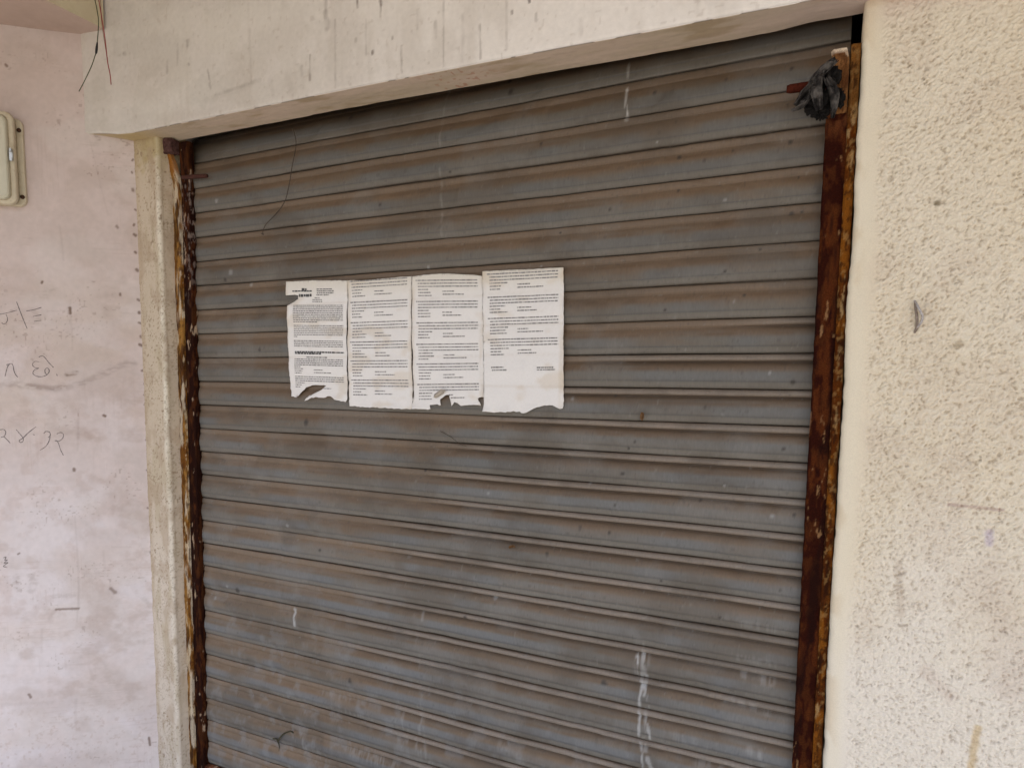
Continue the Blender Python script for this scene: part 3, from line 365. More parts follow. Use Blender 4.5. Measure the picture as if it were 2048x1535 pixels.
# --- beam over the opening
def beam():
    root = thing('lintel_beam', (.8, -.06, .65), 'off-white painted plaster beam with dark drip stains above the shutter', 'beam')
    xs = np.concatenate([np.arange(-.36, -.20, .004), np.arange(-.20, 2.15, .0032), np.arange(2.15, 4.5, .05)])
    def zlow(x):
        return np.interp(x, [-.36, -.30, -.25, -.19, .384, .697, 1.113, 1.452, 1.745, 2.2, 4.5], [.692, .690, .686, .681, .671, .667, .657, .647, .640, .630, .610])
    def yfr(x): return -.112 - .036 * sst(-.12, -.30, x)
    zl = zlow(xs) + (fbm(xs * 14, xs * 0, 90, 3) - .5) * .0014
    th = np.concatenate([np.arange(0, .42, .0032), [.5, .6, .66]])
    X, T = np.meshgrid(xs, th); r = .006
    Z = zl[None, :] + T + r; Yg = np.broadcast_to(yfr(X), X.shape).copy()
    # rounded arris rows + soffit rows
    an = np.linspace(math.pi / 2, 0, 5)[:-1]
    rows = []; col = []
    yb = np.where(xs < XC - .01, -.02, np.where(xs > XR, -.02, -.010)); nsf = 30
    dip = (fbm(xs * 9, xs * 0 + 3, 91, 3) - .5) * .0018
    zback = np.interp(xs, [-.36, -.19, .275, .616, 1.066, 1.428, 1.743, 1.83, 4.5], [.700, .678, .671, .667, .657, .647, .640, .637, .61]) + dip + .006 * sst(1.66, 1.76, xs) * (xs < 1.9)
    for k in range(nsf):
        f = 1 - k / (nsf - 1); y0 = yfr(xs) + r; rows.append(np.stack([xs, y0 + (yb - y0) * f, zl * (1 - f) + zback * f + (fbm(xs * 20, xs * 0 + k * .3, 92, 2) - .5) * .0014], -1))
    for w in an: rows.append(np.stack([xs, yfr(xs) + r - r * math.cos(w), zl + r - r * math.sin(w)], -1))
    nb = len(rows)
    hf = (fbm(X * 7, Z * 7, 93, 3) - .5) * .004 + (fbm(X * 60, Z * 60, 94, 2) - .5) * .0007
    face = np.stack([X, Yg - hf * sst(0, .02, T), Z], -1)
    P = np.concatenate([np.stack(rows), face], 0)
    X = P[..., 0]; Z = P[..., 2]; Yq = P[..., 1]
    row = np.arange(P.shape[0])[:, None] * np.ones((1, P.shape[1])); sof = row < nsf
    c = np.ones(P.shape) * np.array([.55, .52, .485])
    c = mix(c, (.63, .60, .56), sst(.45, .62, fbm(X * 3, Z * 8, 95, 4)) * .6)
    c = mix(c, (.47, .42, .375), sst(.50, .72, fbm(X * 2.2, Z * 5, 96, 4)) * .40)
    c = mix(c, (.64, .60, .58), sst(.56, .58, fbm(X * 12, Z * 16, 97, 4)) * .25); c = mix(c, (.80, .765, .74), sst(.0, 1.6, X) * .95)  # last mix: brighter light at the right put into the colour
    st = sst(.66, .86, vnoise(X * 70, Z * 3.0, 98)) * sst(.40, .65, fbm(X * 4, Z * 3, 99, 3)); c = mix(c, (.33, .27, .21), st * .07 * (~sof))
    gr = sst(.52, .72, fbm(X * 9, Z * 4, 106, 5, .6)); c = mix(c, (.42, .37, .32), gr * .22)
    dots = sst(.86, .93, vnoise(X * 110, Z * 110, 100)); c = mix(c, (.3, .23, .18), dots * .2)
    for poly, hw, s in D['BEAM']:
        m = stroke_mask(X[nb:], Z[nb:], poly, hw * .85, .6) * (.8 if hw < .007 else .4) * (.55 + .45 * sst(.3, .6, vnoise(X[nb:] * 90, Z[nb:] * 60, 105)))
        c[nb:] = mix(c[nb:], (.12, .085, .07) if s > 0 else (.8, .78, .74), m * abs(s))
    sc = np.ones(P.shape) * np.array([.50, .41, .31]); sc = mix(sc, (.56, .45, .36), sst(.4, .65, fbm(X * 5, Yq * 20, 101, 4))); sc = mix(sc, (.34, .25, .14), sst(.55, .75, fbm(X * 9, Yq * 30, 102, 4)) * .6)
    sc = mix(sc, (.40, .30, .10), sst(.16, .0, np.abs(X + .16)) * .6); sc = mix(sc, (.55, .44, .40), sst(1.5, 1.9, X) * .7)
    red = sst(.76, .84, vnoise(X * 90, Yq * 120, 103)) * sst(.15, .0, np.abs(X - .98)); sc = mix(sc, (.36, .13, .08), red * .6)
    c = np.where(sof[..., None], sc, c)
    grid_obj('plaster_face', P, M_beam, root, c)
    bm_obj('beam_core', box_bm((-.30, -.100, .72), (4.5, -.014, 1.3)), M_slab, root)
beam()
# --- side beam / landing soffit above the pink wall, and the porch roof
prism_o = prism('side_beam', [(-.207, -.138), (-.207, -1.75), (-1.7, -1.75), (-1.7, .0), (-.34, .0), (-.34, -.138)], .985, 1.298, noise_mat('ochre_pink_plaster', [(.42, .32, .27), (.47, .36, .31), (.44, .35, .27)], 7, rough=.9, pos=[.35, .55, .72]))
prism_o.data.materials.append(noise_mat('ochre_plaster', [(.46, .40, .25), (.56, .50, .36), (.50, .42, .30)], 9, rough=.9))
for p_ in prism_o.data.polygons:
    if p_.normal.x > .9 and p_.center.x > -.25: p_.material_index = 1
tag(prism_o, 'dusky pink beam with ochre edge resting on top of the pink wall', 'beam')
slab = bm_obj('porch_roof', box_bm((-3.4, -2.5, 1.30), (6.2, SHELL + .15, 1.45), .008), M_slab); tag(slab, 'unseen concrete porch roof slab, reaching out to darken the upper shop front', 'roof')  # out of view; its reach is set to block high sky light
back = bm_obj('back_wall', box_bm((-1.4, SHELL + .002, ZF), (4.5, SHELL + .15, 1.296)), M_dark); tag(back, 'unseen dark plaster wall behind the shutter, added to keep light out', 'wall')  # added out of view so that sky light does not leak in

# ---------------------------------------------------------------- rolling shutter
PITCH = .075
sh = thing('rolling_shutter', (.89, 0, ZF), 'closed grey corrugated steel rolling shutter, dusty brown, between rusty rails', 'shutter')
def curtain():
    prof = [(0.3, -.0045), (0.9, .0005), (1.8, .0034), (4.2, .0056), (7.0, .0069), (10.0, .0071), (12.6, .0060), (14.6, .0040), (16.2, .0022), (17.6, .0016), (19.4, .0022), (22.5, .0038), (27, .0057), (33, .0074), (40, .0086), (47, .0088), (53, .0083), (57, .0077), (58.2, .0069), (60, .0063), (64, .0056), (68, .0047), (71.5, .0038), (73.4, .0022), (74.4, -.002), (74.8, -.0050)]
    xs = np.arange(-.076, 1.817, .0027)
    rows = []; vph = []; ks = []
    for k in range(-13, 18):
        for dz, o in prof: rows.append((-k * PITCH - dz / 1000, o)); vph.append(dz / 75); ks.append(k)
    Z0 = np.array([r[0] for r in rows]); O = np.array([r[1] for r in rows]); ph = np.array(vph); ks = np.array(ks)
    X, Z = np.meshgrid(xs, Z0); Ph = np.tile(ph[:, None], (1, len(xs))); K = np.tile(ks[:, None], (1, len(xs)))
    Yo = np.tile(O[:, None], (1, len(xs)))
    slat_off = rs.randn(64)[ks + 20] * .0011
    X0 = np.interp(K, [-3, -1, 0, 1, 4, 8, 12, 17], [2.3, 1.65, 1.32, 1.12, .93, .62, .60, .75]) + (fbm(X * 0 + K * 3.7, K * 1.3, 130, 1) - .5) * .12
    W_ = sst(-.10, .16, X - X0)                                      # towards the lower right the interlocks stand open
    bead = sst(.235, .15, Ph); amp = 1 - bead * (1 - W_) * .60 + W_ * bead * .15
    Yo = Yo - W_ * sst(.05, .0, np.abs(Ph - .228)) * .0030
    Yo = Yo * amp + slat_off[:, None] + (fbm(X * 3, K * 3.1, 111, 3) - .5) * .006 + (fbm(X * 14, K * 7.7 + Ph * .8, 112, 2) - .5) * .0018 - sst(.64, .74, fbm(X * 9, Z * 16, 126, 2)) * .0022
    sag = (fbm(X * 1.9, K * 1.9, 113, 3) - .5) * .0050 * sst(0, .06, Ph) + (fbm(X * 1.6, K * 0 + 3, 127, 2) - .5) * .003
    back = np.clip(Z - .52, 0, None); Yb = back ** 2 * 2.6 + np.clip(Z - .64, 0, None) ** 2 * 14     # the curtain leans back towards its drum, shaped to darken its top
    P = np.stack([X, -Yo + Yb, Z + sag + Yb * (Z + .067) / 1.54], -1)
    grey = np.array([.150, .148, .143]); brown = np.array([.186, .124, .078]) * (1 + .35 * (fbm(X * 3, K * 5.3, 128, 2) - .5))[..., None]; 
    c = np.ones(P.shape) * np.array([.162, .143, .120])
    n1 = fbm(X * 5 + K * 3.3, Ph * 3 + K * 9.1, 114, 4); n2 = fbm(X * 22, Z * 120, 115, 3)
    top = sst(.72, .28, Ph + .06 * W_ + (n1 - .5) * .55 + (n2 - .5) * .26)
    c = c * (1 - top[..., None]) + brown * top[..., None]
    edge = sst(.10, .0, np.abs(Ph - .42 - (n1 - .5) * .25)); c = mix(c, (.150, .088, .045), edge * .7 * sst(.35, .6, n2))
    val = sst(.050, .008, np.abs(Ph - .225)); c = mix(c, (.034, .019, .010), val * (.10 + .88 * W_)); c = mix(c, (.105, .066, .038), sst(.46, .26, Ph + (n2 - .5) * .12) * sst(.20, .24, Ph) * W_ * .75)
    bd = sst(.215, .17, Ph) * sst(.01, .03, Ph); c = mix(c, (.255, .205, .165), bd * (.22 + .75 * W_))
    blue = sst(.48, .56, Ph) * sst(.86, .72, Ph) * sst(.38, .62, fbm(X * 6, K * 5.7, 116, 3)); c = mix(c, (.146, .145, .141), blue * .7)
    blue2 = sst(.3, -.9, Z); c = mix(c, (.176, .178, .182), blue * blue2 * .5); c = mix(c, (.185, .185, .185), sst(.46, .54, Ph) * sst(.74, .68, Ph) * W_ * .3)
    line = sst(.022, .0, np.abs(Ph - .775)); c = mix(c, (.095, .095, .105), line * .7)
    c = mix(c, (.205, .185, .158), sst(.80, .84, Ph) * sst(.96, .92, Ph) * .45)
    c = mix(c, (.055, .036, .024), np.maximum(sst(.018, .006, Ph), sst(.975, .993, Ph)) * .9)
    # vertical drip marks and dust
    vs = sst(.66, .85, vnoise(X * 120, Z * 7, 117)) * sst(.45, .65, fbm(X * 5, Z * 6, 118, 3)) * sst(.3, .6, Ph) ; c = mix(c, (.23, .225, .215), vs * .13)
    c = mix(c, (.22, .20, .18), sst(.56, .74, fbm(X * 9, Z * 12, 119, 4)) * .30)
    c = mix(c, (.095, .072, .052), sst(.50, .72, fbm(X * 5, Z * 8, 120, 5, .6)) * .45)
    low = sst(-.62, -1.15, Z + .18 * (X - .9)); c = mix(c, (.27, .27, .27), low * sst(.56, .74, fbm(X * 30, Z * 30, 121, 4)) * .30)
    sp = sst(.88, .95, vnoise(X * 180, Z * 180, 122)); c = mix(c, (.06, .05, .045), sp * .3)
    sp = sst(.90, .96, vnoise(X * 160, Z * 160, 123)); c = mix(c, (.30, .29, .28), sp * .22)
    c *= (np.interp(Z, [-1.2, -.3, .6], [.92, .79, .66])[..., None]) * np.array([1, 1, 1]) * (.90 + .20 * fbm(X * 1.2, K * 7.3, 124, 2))[..., None]  # dust paler below; shade towards the top put into the colour
    for x, z, r in D['DARK']: c = mix(c, (.035, .028, .024), stroke_mask(X, Z, [(x, z), (x + .0005, z)], max(r, .0026), .3) * .9)
    for x, z, r in D['LIGHT']: c = mix(c, (.36, .36, .36), stroke_mask(X, Z, [(x, z), (x + .0005, z)], max(r * .8, .0022), .3) * .4)
    for poly, hw, s in D['SCRAPE']:
        m = stroke_mask(X, Z, poly, max(hw, .0022), .5 if hw < .006 else 1.) * s
        if hw > .006: m = m * sst(.30, .62, vnoise(X * 130, Z * 30, 125))
        m = m * .62 * (.35 + .65 * sst(.03, .16, Ph) * sst(.99, .90, Ph)) * sst(.22, .45, vnoise(X * 260, Z * 60, 129))
        c = mix(c, (.48, .47, .455), m)
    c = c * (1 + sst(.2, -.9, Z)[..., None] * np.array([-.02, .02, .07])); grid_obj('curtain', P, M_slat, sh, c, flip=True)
curtain()
def rust_tint(A, B, seed, dark, orange, pale, amt_o, amt_p):
    c = np.ones(A.shape + (3,)) * np.array(dark)
    c = mix(c, orange, sst(.5 - amt_o * .3, .62 - amt_o * .3, fbm(A * 55, B * 16, seed, 5, .6)) * .9)
    c = mix(c, (.075, .022, .006), sst(.55, .68, fbm(A * 90, B * 40, seed + 20, 4)) * .5)
    c = mix(c, (.012, .004, .003), sst(.52, .70, fbm(A * 70, B * 11, seed + 30, 4)) * .7)
    c = mix(c, pale, sst(.70 - amt_p * .25, .76 - amt_p * .25, fbm(A * 70, B * 22, seed + 40, 5, .6)) * .85)
    return c
def rail(name, section, z0, z1, tintf, parent, seed, bend=None, rough=.0012, dz=.003):
    """folded steel section (plan polyline of (x, y)) swept up in z, with eaten, scaly faces"""
    sec = []
    for i in range(len(section) - 1):
        a = np.array(section[i]); b = np.array(section[i + 1]); n = max(2, int(np.linalg.norm(b - a) / .0018))
        for k in range(n): sec.append(a + (b - a) * k / n)
    sec.append(np.array(section[-1])); sec = np.array(sec)
    zs = np.arange(z0, z1, dz); S = np.concatenate([[0], np.cumsum(np.linalg.norm(np.diff(sec, axis=0), axis=1))])
    A, Z = np.meshgrid(S, zs); X = np.tile(sec[:, 0], (len(zs), 1)).copy(); Yg = np.tile(sec[:, 1], (len(zs), 1)).copy()
    g = np.gradient(sec, axis=0); nn = np.stack([-g[:, 1], g[:, 0]], -1); nn /= np.linalg.norm(nn, axis=1)[:, None] + 1e-9
    h = (fbm(A * 120, Z * 60, seed, 4) - .5) * rough * 2 + (fbm(A * 5, Z * 9, seed + 1, 3) - .5) * rough
    X += nn[None, :, 0] * h; Yg += nn[None, :, 1] * h
    if bend: X, Yg, Z = bend(X, Yg, Z)
    return grid_obj(name, np.stack([X, Yg, Z], -1), M_rust, parent, tintf(A, Z, X))
ZB = -1.385
# right rail: red-brown channel flange beside the slats, orange angle against the wall
def tr(A, Z, X):
    c = rust_tint(A, Z, 201, (.024, .0045, .0022), (.075, .019, .005), (.24, .13, .06), .06, -.03)
    for poly, hw, s, col in (([(.018, -.09), (.022, -.13)], .008, .7, (.33, .22, .14)), ([(.012, -.64), (.017, -.75), (.02, -.9)], .0065, .8, (.32, .22, .13)), ([(.03, -.03), (.026, -.06), (.022, -.08)], .0022, .7, (.4, .3, .22)), ([(.01, -.34), (.016, -.36)], .003, .5, (.4, .3, .2)), ([(.024, -.255), (.030, -.27)], .003, .6, (.3, .1, .04)), ([(.035, -.12), (.03, -.2)], .002, .5, (.35, .2, .12)), ([(.02, -.8), (.024, -.84), (.02, -.9)], .002, .8, (.55, .46, .38))):
        c = mix(c, col, stroke_mask(A, Z, poly, hw) * s)
    up = sst(.40, .46, Z); c = mix(c, (.16, .055, .02), up * sst(.4, .6, fbm(A * 60, Z * 30, 222, 4)) * .8)
    return c
def to(A, Z, X):
    c = rust_tint(A, Z, 241, (.085, .022, .003), (.20, .068, .008), (.34, .22, .10), .16, .06)
    up = sst(.42, .47, Z) ; c = mix(c, (.22, .105, .03), up * .5); c = mix(c, (.03, .010, .004), sst(.52, .66, fbm(A * 190, Z * 95, 271, 4)) * .75); c = mix(c, (.30, .17, .06), sst(.60, .70, fbm(A * 160, Z * 110, 281, 3)) * .5); return c
right_rail = link(bpy.data.objects.new('guide_rail', None), sh); right_rail['label'] = 'right guide rail, broad red-brown rusted channel with an orange angle against the wall'
right_rail.location = (0, 0, 0)
rail('channel', [(1.784, .004), (1.7815, -.016), (1.7800, -.0300), (1.7835, -.0325), (1.800, -.0330), (1.8195, -.0325), (1.8205, -.006)], ZB, .468, tr, right_rail, 301)
rail('rusty_angle', [(1.8175, -.006), (1.8178, -.0375), (1.822, -.0410), (1.8345, -.0400), (1.8352, -.010)], ZB, .578, to, right_rail, 311)
# upper, paint-flaked end of the right rail
def tup(A, Z, X):
    c = rust_tint(A, Z, 261, (.12, .05, .02), (.24, .11, .04), (.55, .42, .30), .5, .35)
    c = mix(c, (.66, .52, .40), sst(.0035, .001, np.abs(A - .030 + (Z - .5) * .05)) * sst(.43, .47, Z) * .9)
    c = mix(c, (.66, .54, .42), sst(.566, .572, Z) * .9)
    c = mix(c, (.05, .02, .012), sst(.022, .006, A) * .8); return c
def flare(X, Yg, Z):
    f = sst(.545, .60, Z); return X - f * .010, Yg - f * .004, Z
rail('rail_mouth', [(1.7905, .004), (1.7890, -.0265), (1.7935, -.0345), (1.816, -.0345)], .455, .578, tup, right_rail, 321, flare)
left_rail = link(bpy.data.objects.new('guide_rail', None), sh); left_rail['label'] = 'left guide rail, narrow and dark with flaking orange rust and a bent top'
def tl(A, Z, X):
    c = rust_tint(A, Z, 401, (.016, .0045, .0025), (.045, .015, .005), (.36, .26, .18), .0, .02)
    c = mix(c, (.42, .33, .29), sst(.1, .35, Z) * sst(.60, .68, fbm(A * 110, Z * 55, 431, 4)) * sst(.60, .5, Z) * .3); return c
def tlo(A, Z, X):
    c = rust_tint(A, Z, 441, (.15, .06, .012), (.28, .14, .035), (.46, .35, .22), .3, .35)
    c = mix(c, (.52, .45, .35), sst(.50, .62, fbm(A * 60, Z * 12, 451, 4)) * .75); c = mix(c, (.05, .022, .012), sst(.60, .68, fbm(A * 100, Z * 40, 452, 4)) * .7); c = mix(c, (.26, .10, .018), sst(.555, .60, Z + (fbm(A * 80, Z * 40, 453, 2) - .5) * .04) * .85); return c
def bendc(X, Yg, Z): f = np.clip((Z - .53) / .14, 0, 1); return X - f * .012, Yg + f * .004, Z
def bendl(X, Yg, Z):
    f = np.clip((Z - .53) / .10, 0, 1.2) ** 1.5; return X - f * .030, Yg - f * .004, Z
rail('channel', [(-.036, -.004), (-.035, -.018), (-.016, -.0215), (.0045, -.0215), (.0085, -.010), (.005, .002)], ZB, .668, tl, left_rail, 411, bendc, .0004)
rail('rusty_angle', [(XC - .004, -.012), (-.066, -.0215), (-.050, -.0262), (-.0375, -.0265), (-.034, -.015)], ZB, .646, tlo, left_rail, 421, bendl, .0020)
def jitter(bm, amp, sc, seed=0):
    for v in bm.verts:
        d = mathutils.noise.noise_vector(v.co * sc + Vector((seed, seed, 0))); v.co += d * amp
bm = box_bm((-.098, -.042, .632), (-.048, -.006, .676), .003)
bmesh.ops.subdivide_edges(bm, edges=bm.edges[:], cuts=3, use_grid_fill=True); jitter(bm, .005, 60, 3)
bm_obj('end_bracket', bm, noise_mat('dark_red_scale', [(.025, .010, .009), (.07, .03, .025), (.11, .06, .055)], 90, rough=.85, bump=1, bscale=200), left_rail)
# stoppers and the bottom bar
def rod(name, a, b, r, mat, parent, seed=0):
    a = Vector(a); b = Vector(b); pts = [a.lerp(b, t / 12) for t in range(13)]
    rad = [r * (.95 + .1 * rnd.random()) for _ in pts]; rad[0] = r * .75; rad[-1] = r * .8
    return tube(name, pts, r, mat, parent, 12, rad)
rod('stopper_pin', (-.02, -.026, .556), (.086, -.024, .549), .0065, noise_mat('dark_rusty_pin', [(.03, .010, .008), (.07, .022, .014)], 150, rough=.85), sh)
rod('stopper_pin', (1.708, -.044, .513), (1.785, -.038, .513), .0088, M_redrust, sh)
def bottom_bar():
    xs = np.arange(-.02, 1.80, .004); prof = [(-.002, -1.3515), (-.016, -1.353), (-.019, -1.356), (-.0195, -1.372), (-.019, -1.390), (-.014, -1.393)]
    X, I = np.meshgrid(xs, np.arange(len(prof))); P = np.zeros(X.shape + (3,)); P[..., 0] = X
    for i, (y, z) in enumerate(prof): P[i, :, 1] = y; P[i, :, 2] = z
    P[..., 1] += (fbm(X * 30, I * 3., 501, 3) - .5) * .002
    c = rust_tint(X, P[..., 2], 511, (.07, .02, .012), (.16, .06, .03), (.35, .25, .18), .2, .05)
    grid_obj('bottom_bar', P, M_rust, sh, c)
bottom_bar()

# ---------------------------------------------------------------- black plastic bundle on the right stopper
def bundle():
    root = thing('plastic_bundle', (1.765, -.05, .49), 'crumpled black plastic wrapped and knotted round the right stopper pin', 'bundle')
    def lump(name, c, rad, seed, amp=.42, mat=M_plastic):
        bm = bmesh.new(); bmesh.ops.create_icosphere(bm, subdivisions=5, radius=1)
        for v in bm.verts:
            p = v.co.copy(); q = Vector((p.x * 1.6, p.y * 1.6, p.z * .7)) + Vector((seed, seed * 2, 0))
            r1 = abs(mathutils.noise.noise(q * 1.5)); r2 = abs(mathutils.noise.noise(q * 3.4)); r3 = mathutils.noise.noise(q * 8)
            f = 1 - amp * (1 - min(1, r1 * 2.2)) * .8 - amp * .22 * (1 - min(1, r2 * 2)) + .02 * r3
            v.co = Vector(c) + Vector((p.x * rad[0], p.y * rad[1], p.z * rad[2])) * f
        return bm_obj(name, bm, mat, root, True)
    def fold(name, pts, ws, seed, th=.006):
        """a pleated strip of film following a path"""
        path = smooth_path(pts, 8); n = len(path); m = 13; V = []; F = []
        for i, p in enumerate(path):
            t = (path[min(i + 1, n - 1)] - path[max(i - 1, 0)]).normalized(); side = t.cross(Vector((0, -1, 0))).normalized(); up = side.cross(t)
            w = np.interp(i / (n - 1), np.linspace(0, 1, len(ws)), ws)
            for k in range(m):
                u = k / (m - 1) * 2 - 1
                ple = math.sin(u * 3.6 + seed + i * .10) * .0032 + mathutils.noise.noise(Vector((u * 2.4, i * .18, seed))) * .010
                arch = (1 - u * u) * th
                V.append(p + side * (u * w) + up * (ple + arch))
        for i in range(n - 1):
            for k in range(m - 1): F.append((i * m + k, i * m + k + 1, (i + 1) * m + k + 1, (i + 1) * m + k))
        o = mesh_obj(name, V, F, M_fold, root)
        md = o.modifiers.new('s', 'SOLIDIFY'); md.thickness = .0012; return o
    lump('plastic_wrap', (1.764, -.052, .478), (.031, .020, .031), 5.1, .5)
    lump('plastic_knot', (1.786, -.052, .520), (.020, .018, .022), 2.3, .4)
    lump('plastic_tail', (1.800, -.054, .476), (.014, .010, .021), 8.4, .5)
    lump('plastic_tail', (1.774, -.056, .452), (.016, .012, .013), 11.4, .5)
    fold('loose_fold', [(1.771, -.068, .522), (1.764, -.076, .505), (1.764, -.078, .480), (1.769, -.070, .455)], [.005, .009, .010, .006], 2.0)
    fold('loose_fold', [(1.778, -.066, .512), (1.788, -.076, .492), (1.794, -.076, .468), (1.792, -.066, .438)], [.005, .008, .008, .003], 4.2)
    fold('loose_fold', [(1.758, -.066, .490), (1.747, -.068, .480), (1.737, -.066, .471), (1.722, -.058, .466)], [.004, .007, .006, .003], 7.1)
    fold('loose_fold', [(1.792, -.058, .545), (1.778, -.068, .532), (1.762, -.070, .516), (1.744, -.064, .500)], [.005, .008, .008, .003], 5.5)
    fold('loose_fold', [(1.750, -.060, .505), (1.738, -.062, .490), (1.726, -.056, .476)], [.005, .008, .004], .3)
bundle()

# ---------------------------------------------------------------- paper notices
LBL = ['leftmost notice sheet with a bold letterhead and a torn notch at its upper left', 'second notice sheet from the left, whole along its bottom edge',
       'third notice sheet from the left with a ragged hole and grey shade-tinted flap at the bottom', 'rightmost and widest notice sheet with blank lower part and two signature lines']
def hY(x, z, i):
    q = lambda a, b, s: float(vnoise(np.array([a]), np.array([b]), s)[0]) - .5
    return -.0128 - [0, .0006, .0012, .0018][i] - .0012 * math.cos(2 * math.pi * z / PITCH + 2.6) + q(x * 14, z * 9, 600 + i) * .0034 + q(x * 55, z * 30, 610 + i) * .0016 - .010 * max(0., 1 - (z - (D['QUADS'][i][2][1] + D['QUADS'][i][3][1]) / 2) / .028) ** 2 * (.5 + q(x * 30, 1.3, 640 + i) * 1.4) - .0030 * max(0., 1 - (x - D['QUADS'][i][0][0]) / .012) * (.5 + q(z * 22, .7, 650 + i))
def sheet(i):
    poly = [Vector(p) for p in D['SHEETS'][i]]; q = [Vector(p) for p in D['QUADS'][i]]
    # fray the outline a little
    out = []
    n = len(poly)
    for k in range(n):
        a = poly[k]; b = poly[(k + 1) % n]; L = (b - a).length; m = max(1, int(L / .006)); bottom = min(a.y, b.y) < min(q[2].y, q[3].y) + .05
        for j in range(m):
            p = a.lerp(b, j / m); amp = .0012 if bottom else .0005
            out.append(p + Vector((rnd.uniform(-amp, amp), rnd.uniform(-amp, amp))))
    n = len(out); xs = [p.x for p in out]; zs = [p.y for p in out]
    pts = list(out); x = min(xs)
    def inside(p):
        c = False; j = n - 1
        for k in range(n):
            if (out[k].y > p.y) != (out[j].y > p.y) and p.x < (out[j].x - out[k].x) * (p.y - out[k].y) / (out[j].y - out[k].y) + out[k].x: c = not c
            j = k
        return c
    while x < max(xs):
        z = min(zs)
        while z < max(zs):
            p = Vector((x + rnd.uniform(-.001, .001), z + rnd.uniform(-.001, .001)))
            if inside(p): pts.append(p)
            z += .006
        x += .006
    r = geometry.delaunay_2d_cdt(pts, [(k, (k + 1) % n) for k in range(n)], [list(range(n))], 1, 1e-5)
    vs, fs = r[0], r[2]
    V = [(p.x, hY(p.x, p.y, i), p.y) for p in vs]; A = np.array([(p.x, p.y) for p in vs])
    c = np.ones((len(V), 3)) * np.array([.72, .70, .69])
    X = A[:, 0]; Z = A[:, 1]
    c = mix(c, (.60, .55, .46), sst(q[0].y - .07, q[0].y, Z) * .6)
    c = mix(c, (.55, .45, .33), sst(.62, .75, fbm(X * 14, Z * 30, 620 + i, 3)) * .35)
    c = mix(c, (.52, .42, .30), (sst(.012, .0, X - q[0].x) + sst(.010, 0, q[1].x - X)) * .45 * sst(.35, .6, fbm(X * 20, Z * 14, 630, 3)))
    crease = sst(.004, 0, np.abs(Z - (-.075 * np.round(Z / -.075)) * 1.0)); c = mix(c, (.50, .42, .33), crease * .22)
    root = thing('notice_sheet', (q[3].x, -.013, q[3].y), LBL[i], 'notice', 'printed notice sheets pasted on the shutter')
    F = [f if True else f for f in fs]
    o = mesh_obj('paper', V, [tuple(f)[::-1] for f in fs], M_paper, root, True, c)
    md = o.modifiers.new('s', 'SOLIDIFY'); md.thickness = .0003; md.offset = -1
    # printed lines
    def bil(u, v):
        t = q[0].lerp(q[1], u); b = q[3].lerp(q[2], u); return t.lerp(b, v)
    txt = {'body_text': [], 'letterhead': [], 'heading': [], 'signature': [], 'signatory': []}
    def seg(u0, u1, v, h, bold=0, dens=.8, key=None):
        key = key or ('letterhead' if bold else 'body_text')
        u = u0
        W = (q[1] - q[0]).length
        while u < u1 - .002:
            w = min(rnd.uniform(.010, .052) if not bold else rnd.uniform(.02, .06), u1 - u)
            txt[key].append((u, u + w, v, h * rnd.uniform(.75, 1.1))); u += w + rnd.uniform(.004, .009) / (W / .16) / max(dens, .3)
    hh = .0047
    if i == 0:
        seg(.10, .42, .083, .007, 1); seg(.17, .42, .117, .016, 1); seg(.26, .34, .07, .012, 1)
        for k, (a, b) in enumerate(((.50, .75), (.50, .78), (.50, .77), (.49, .70))): seg(a, b, .068 + k * .016, .006)
        for k, (a, b) in enumerate(((.46, .54), (.42, .58), (.42, .58))): seg(a, b, .140 + k * .016, .005)
        v = .205
        for k in range(10): seg(.10, .92 if k < 9 else .5, v, hh); v += .0168 * (.92)
        v = .375
        for k in range(7): seg(.10, .92 if k < 6 else .16, v, hh * .9); v += .0158
        v = .505
        for k in range(4): seg(.10, .92, v, hh); v += .0155
        seg(.10, .93, .600, .008, 1, key='heading'); seg(.10, .55, .613, .008, 1, key='heading'); seg(.30, .65, .644, .006)
        for k in range(4): seg(.09, .92, .662 + k * .0165, hh * 1.1)
        seg(.09, .2, .728, hh)
        for k in range(3): seg(.09, .25 - .02 * k, .745 + k * .018, hh)
        seg(.43, .58, .752, hh); seg(.43, .72, .775, hh)
        for k in range(3): seg(.09, .93, .812 + k * .018, hh * 1.1)
        seg(.09, .25, .866, hh); seg(.09, .2, .884, hh); seg(.09, .18, .902, hh)
        seg(.46, .72, .908, hh); seg(.44, .5, .93, hh)
    else:
        starts = {1: [.010, .175, .335, .490, .640, .792], 2: [.030, .188, .348, .510, .660, .815], 3: [.022, .185, .335, .485]}[i]
        la, lb = {1: (.05, .93), 2: (.07, .93), 3: (.08, .94)}[i]; mid = {1: .42, 2: .44, 3: .44}[i]; lh = {1: .0235, 2: .0225, 3: .0215}[i]
        for s in starts:
            seg(la - .02, lb, s, hh * 1.15)
            for k in (1, 2): seg(la + .01, lb, s + lh * k, hh * 1.1)
            for k in (3, 4, 5):
                if s + lh * k < .95: seg(la + .01, la + .01 + rnd.uniform(.13, .24), s + lh * k, hh * 1.1)
            for k in (4, 5):
                if s + lh * k < .93: seg(mid, mid + (rnd.uniform(.13, .18) if k == 4 else rnd.uniform(.2, .34)), s + lh * (k - .35), hh * 1.1)
        if i == 3:
            seg(.10, .26, .683, .006, key='signature'); seg(.11, .30, .703, .006, key='signature'); seg(.68, .88, .690, .006, key='signatory'); seg(.68, .90, .706, .006, key='signatory')
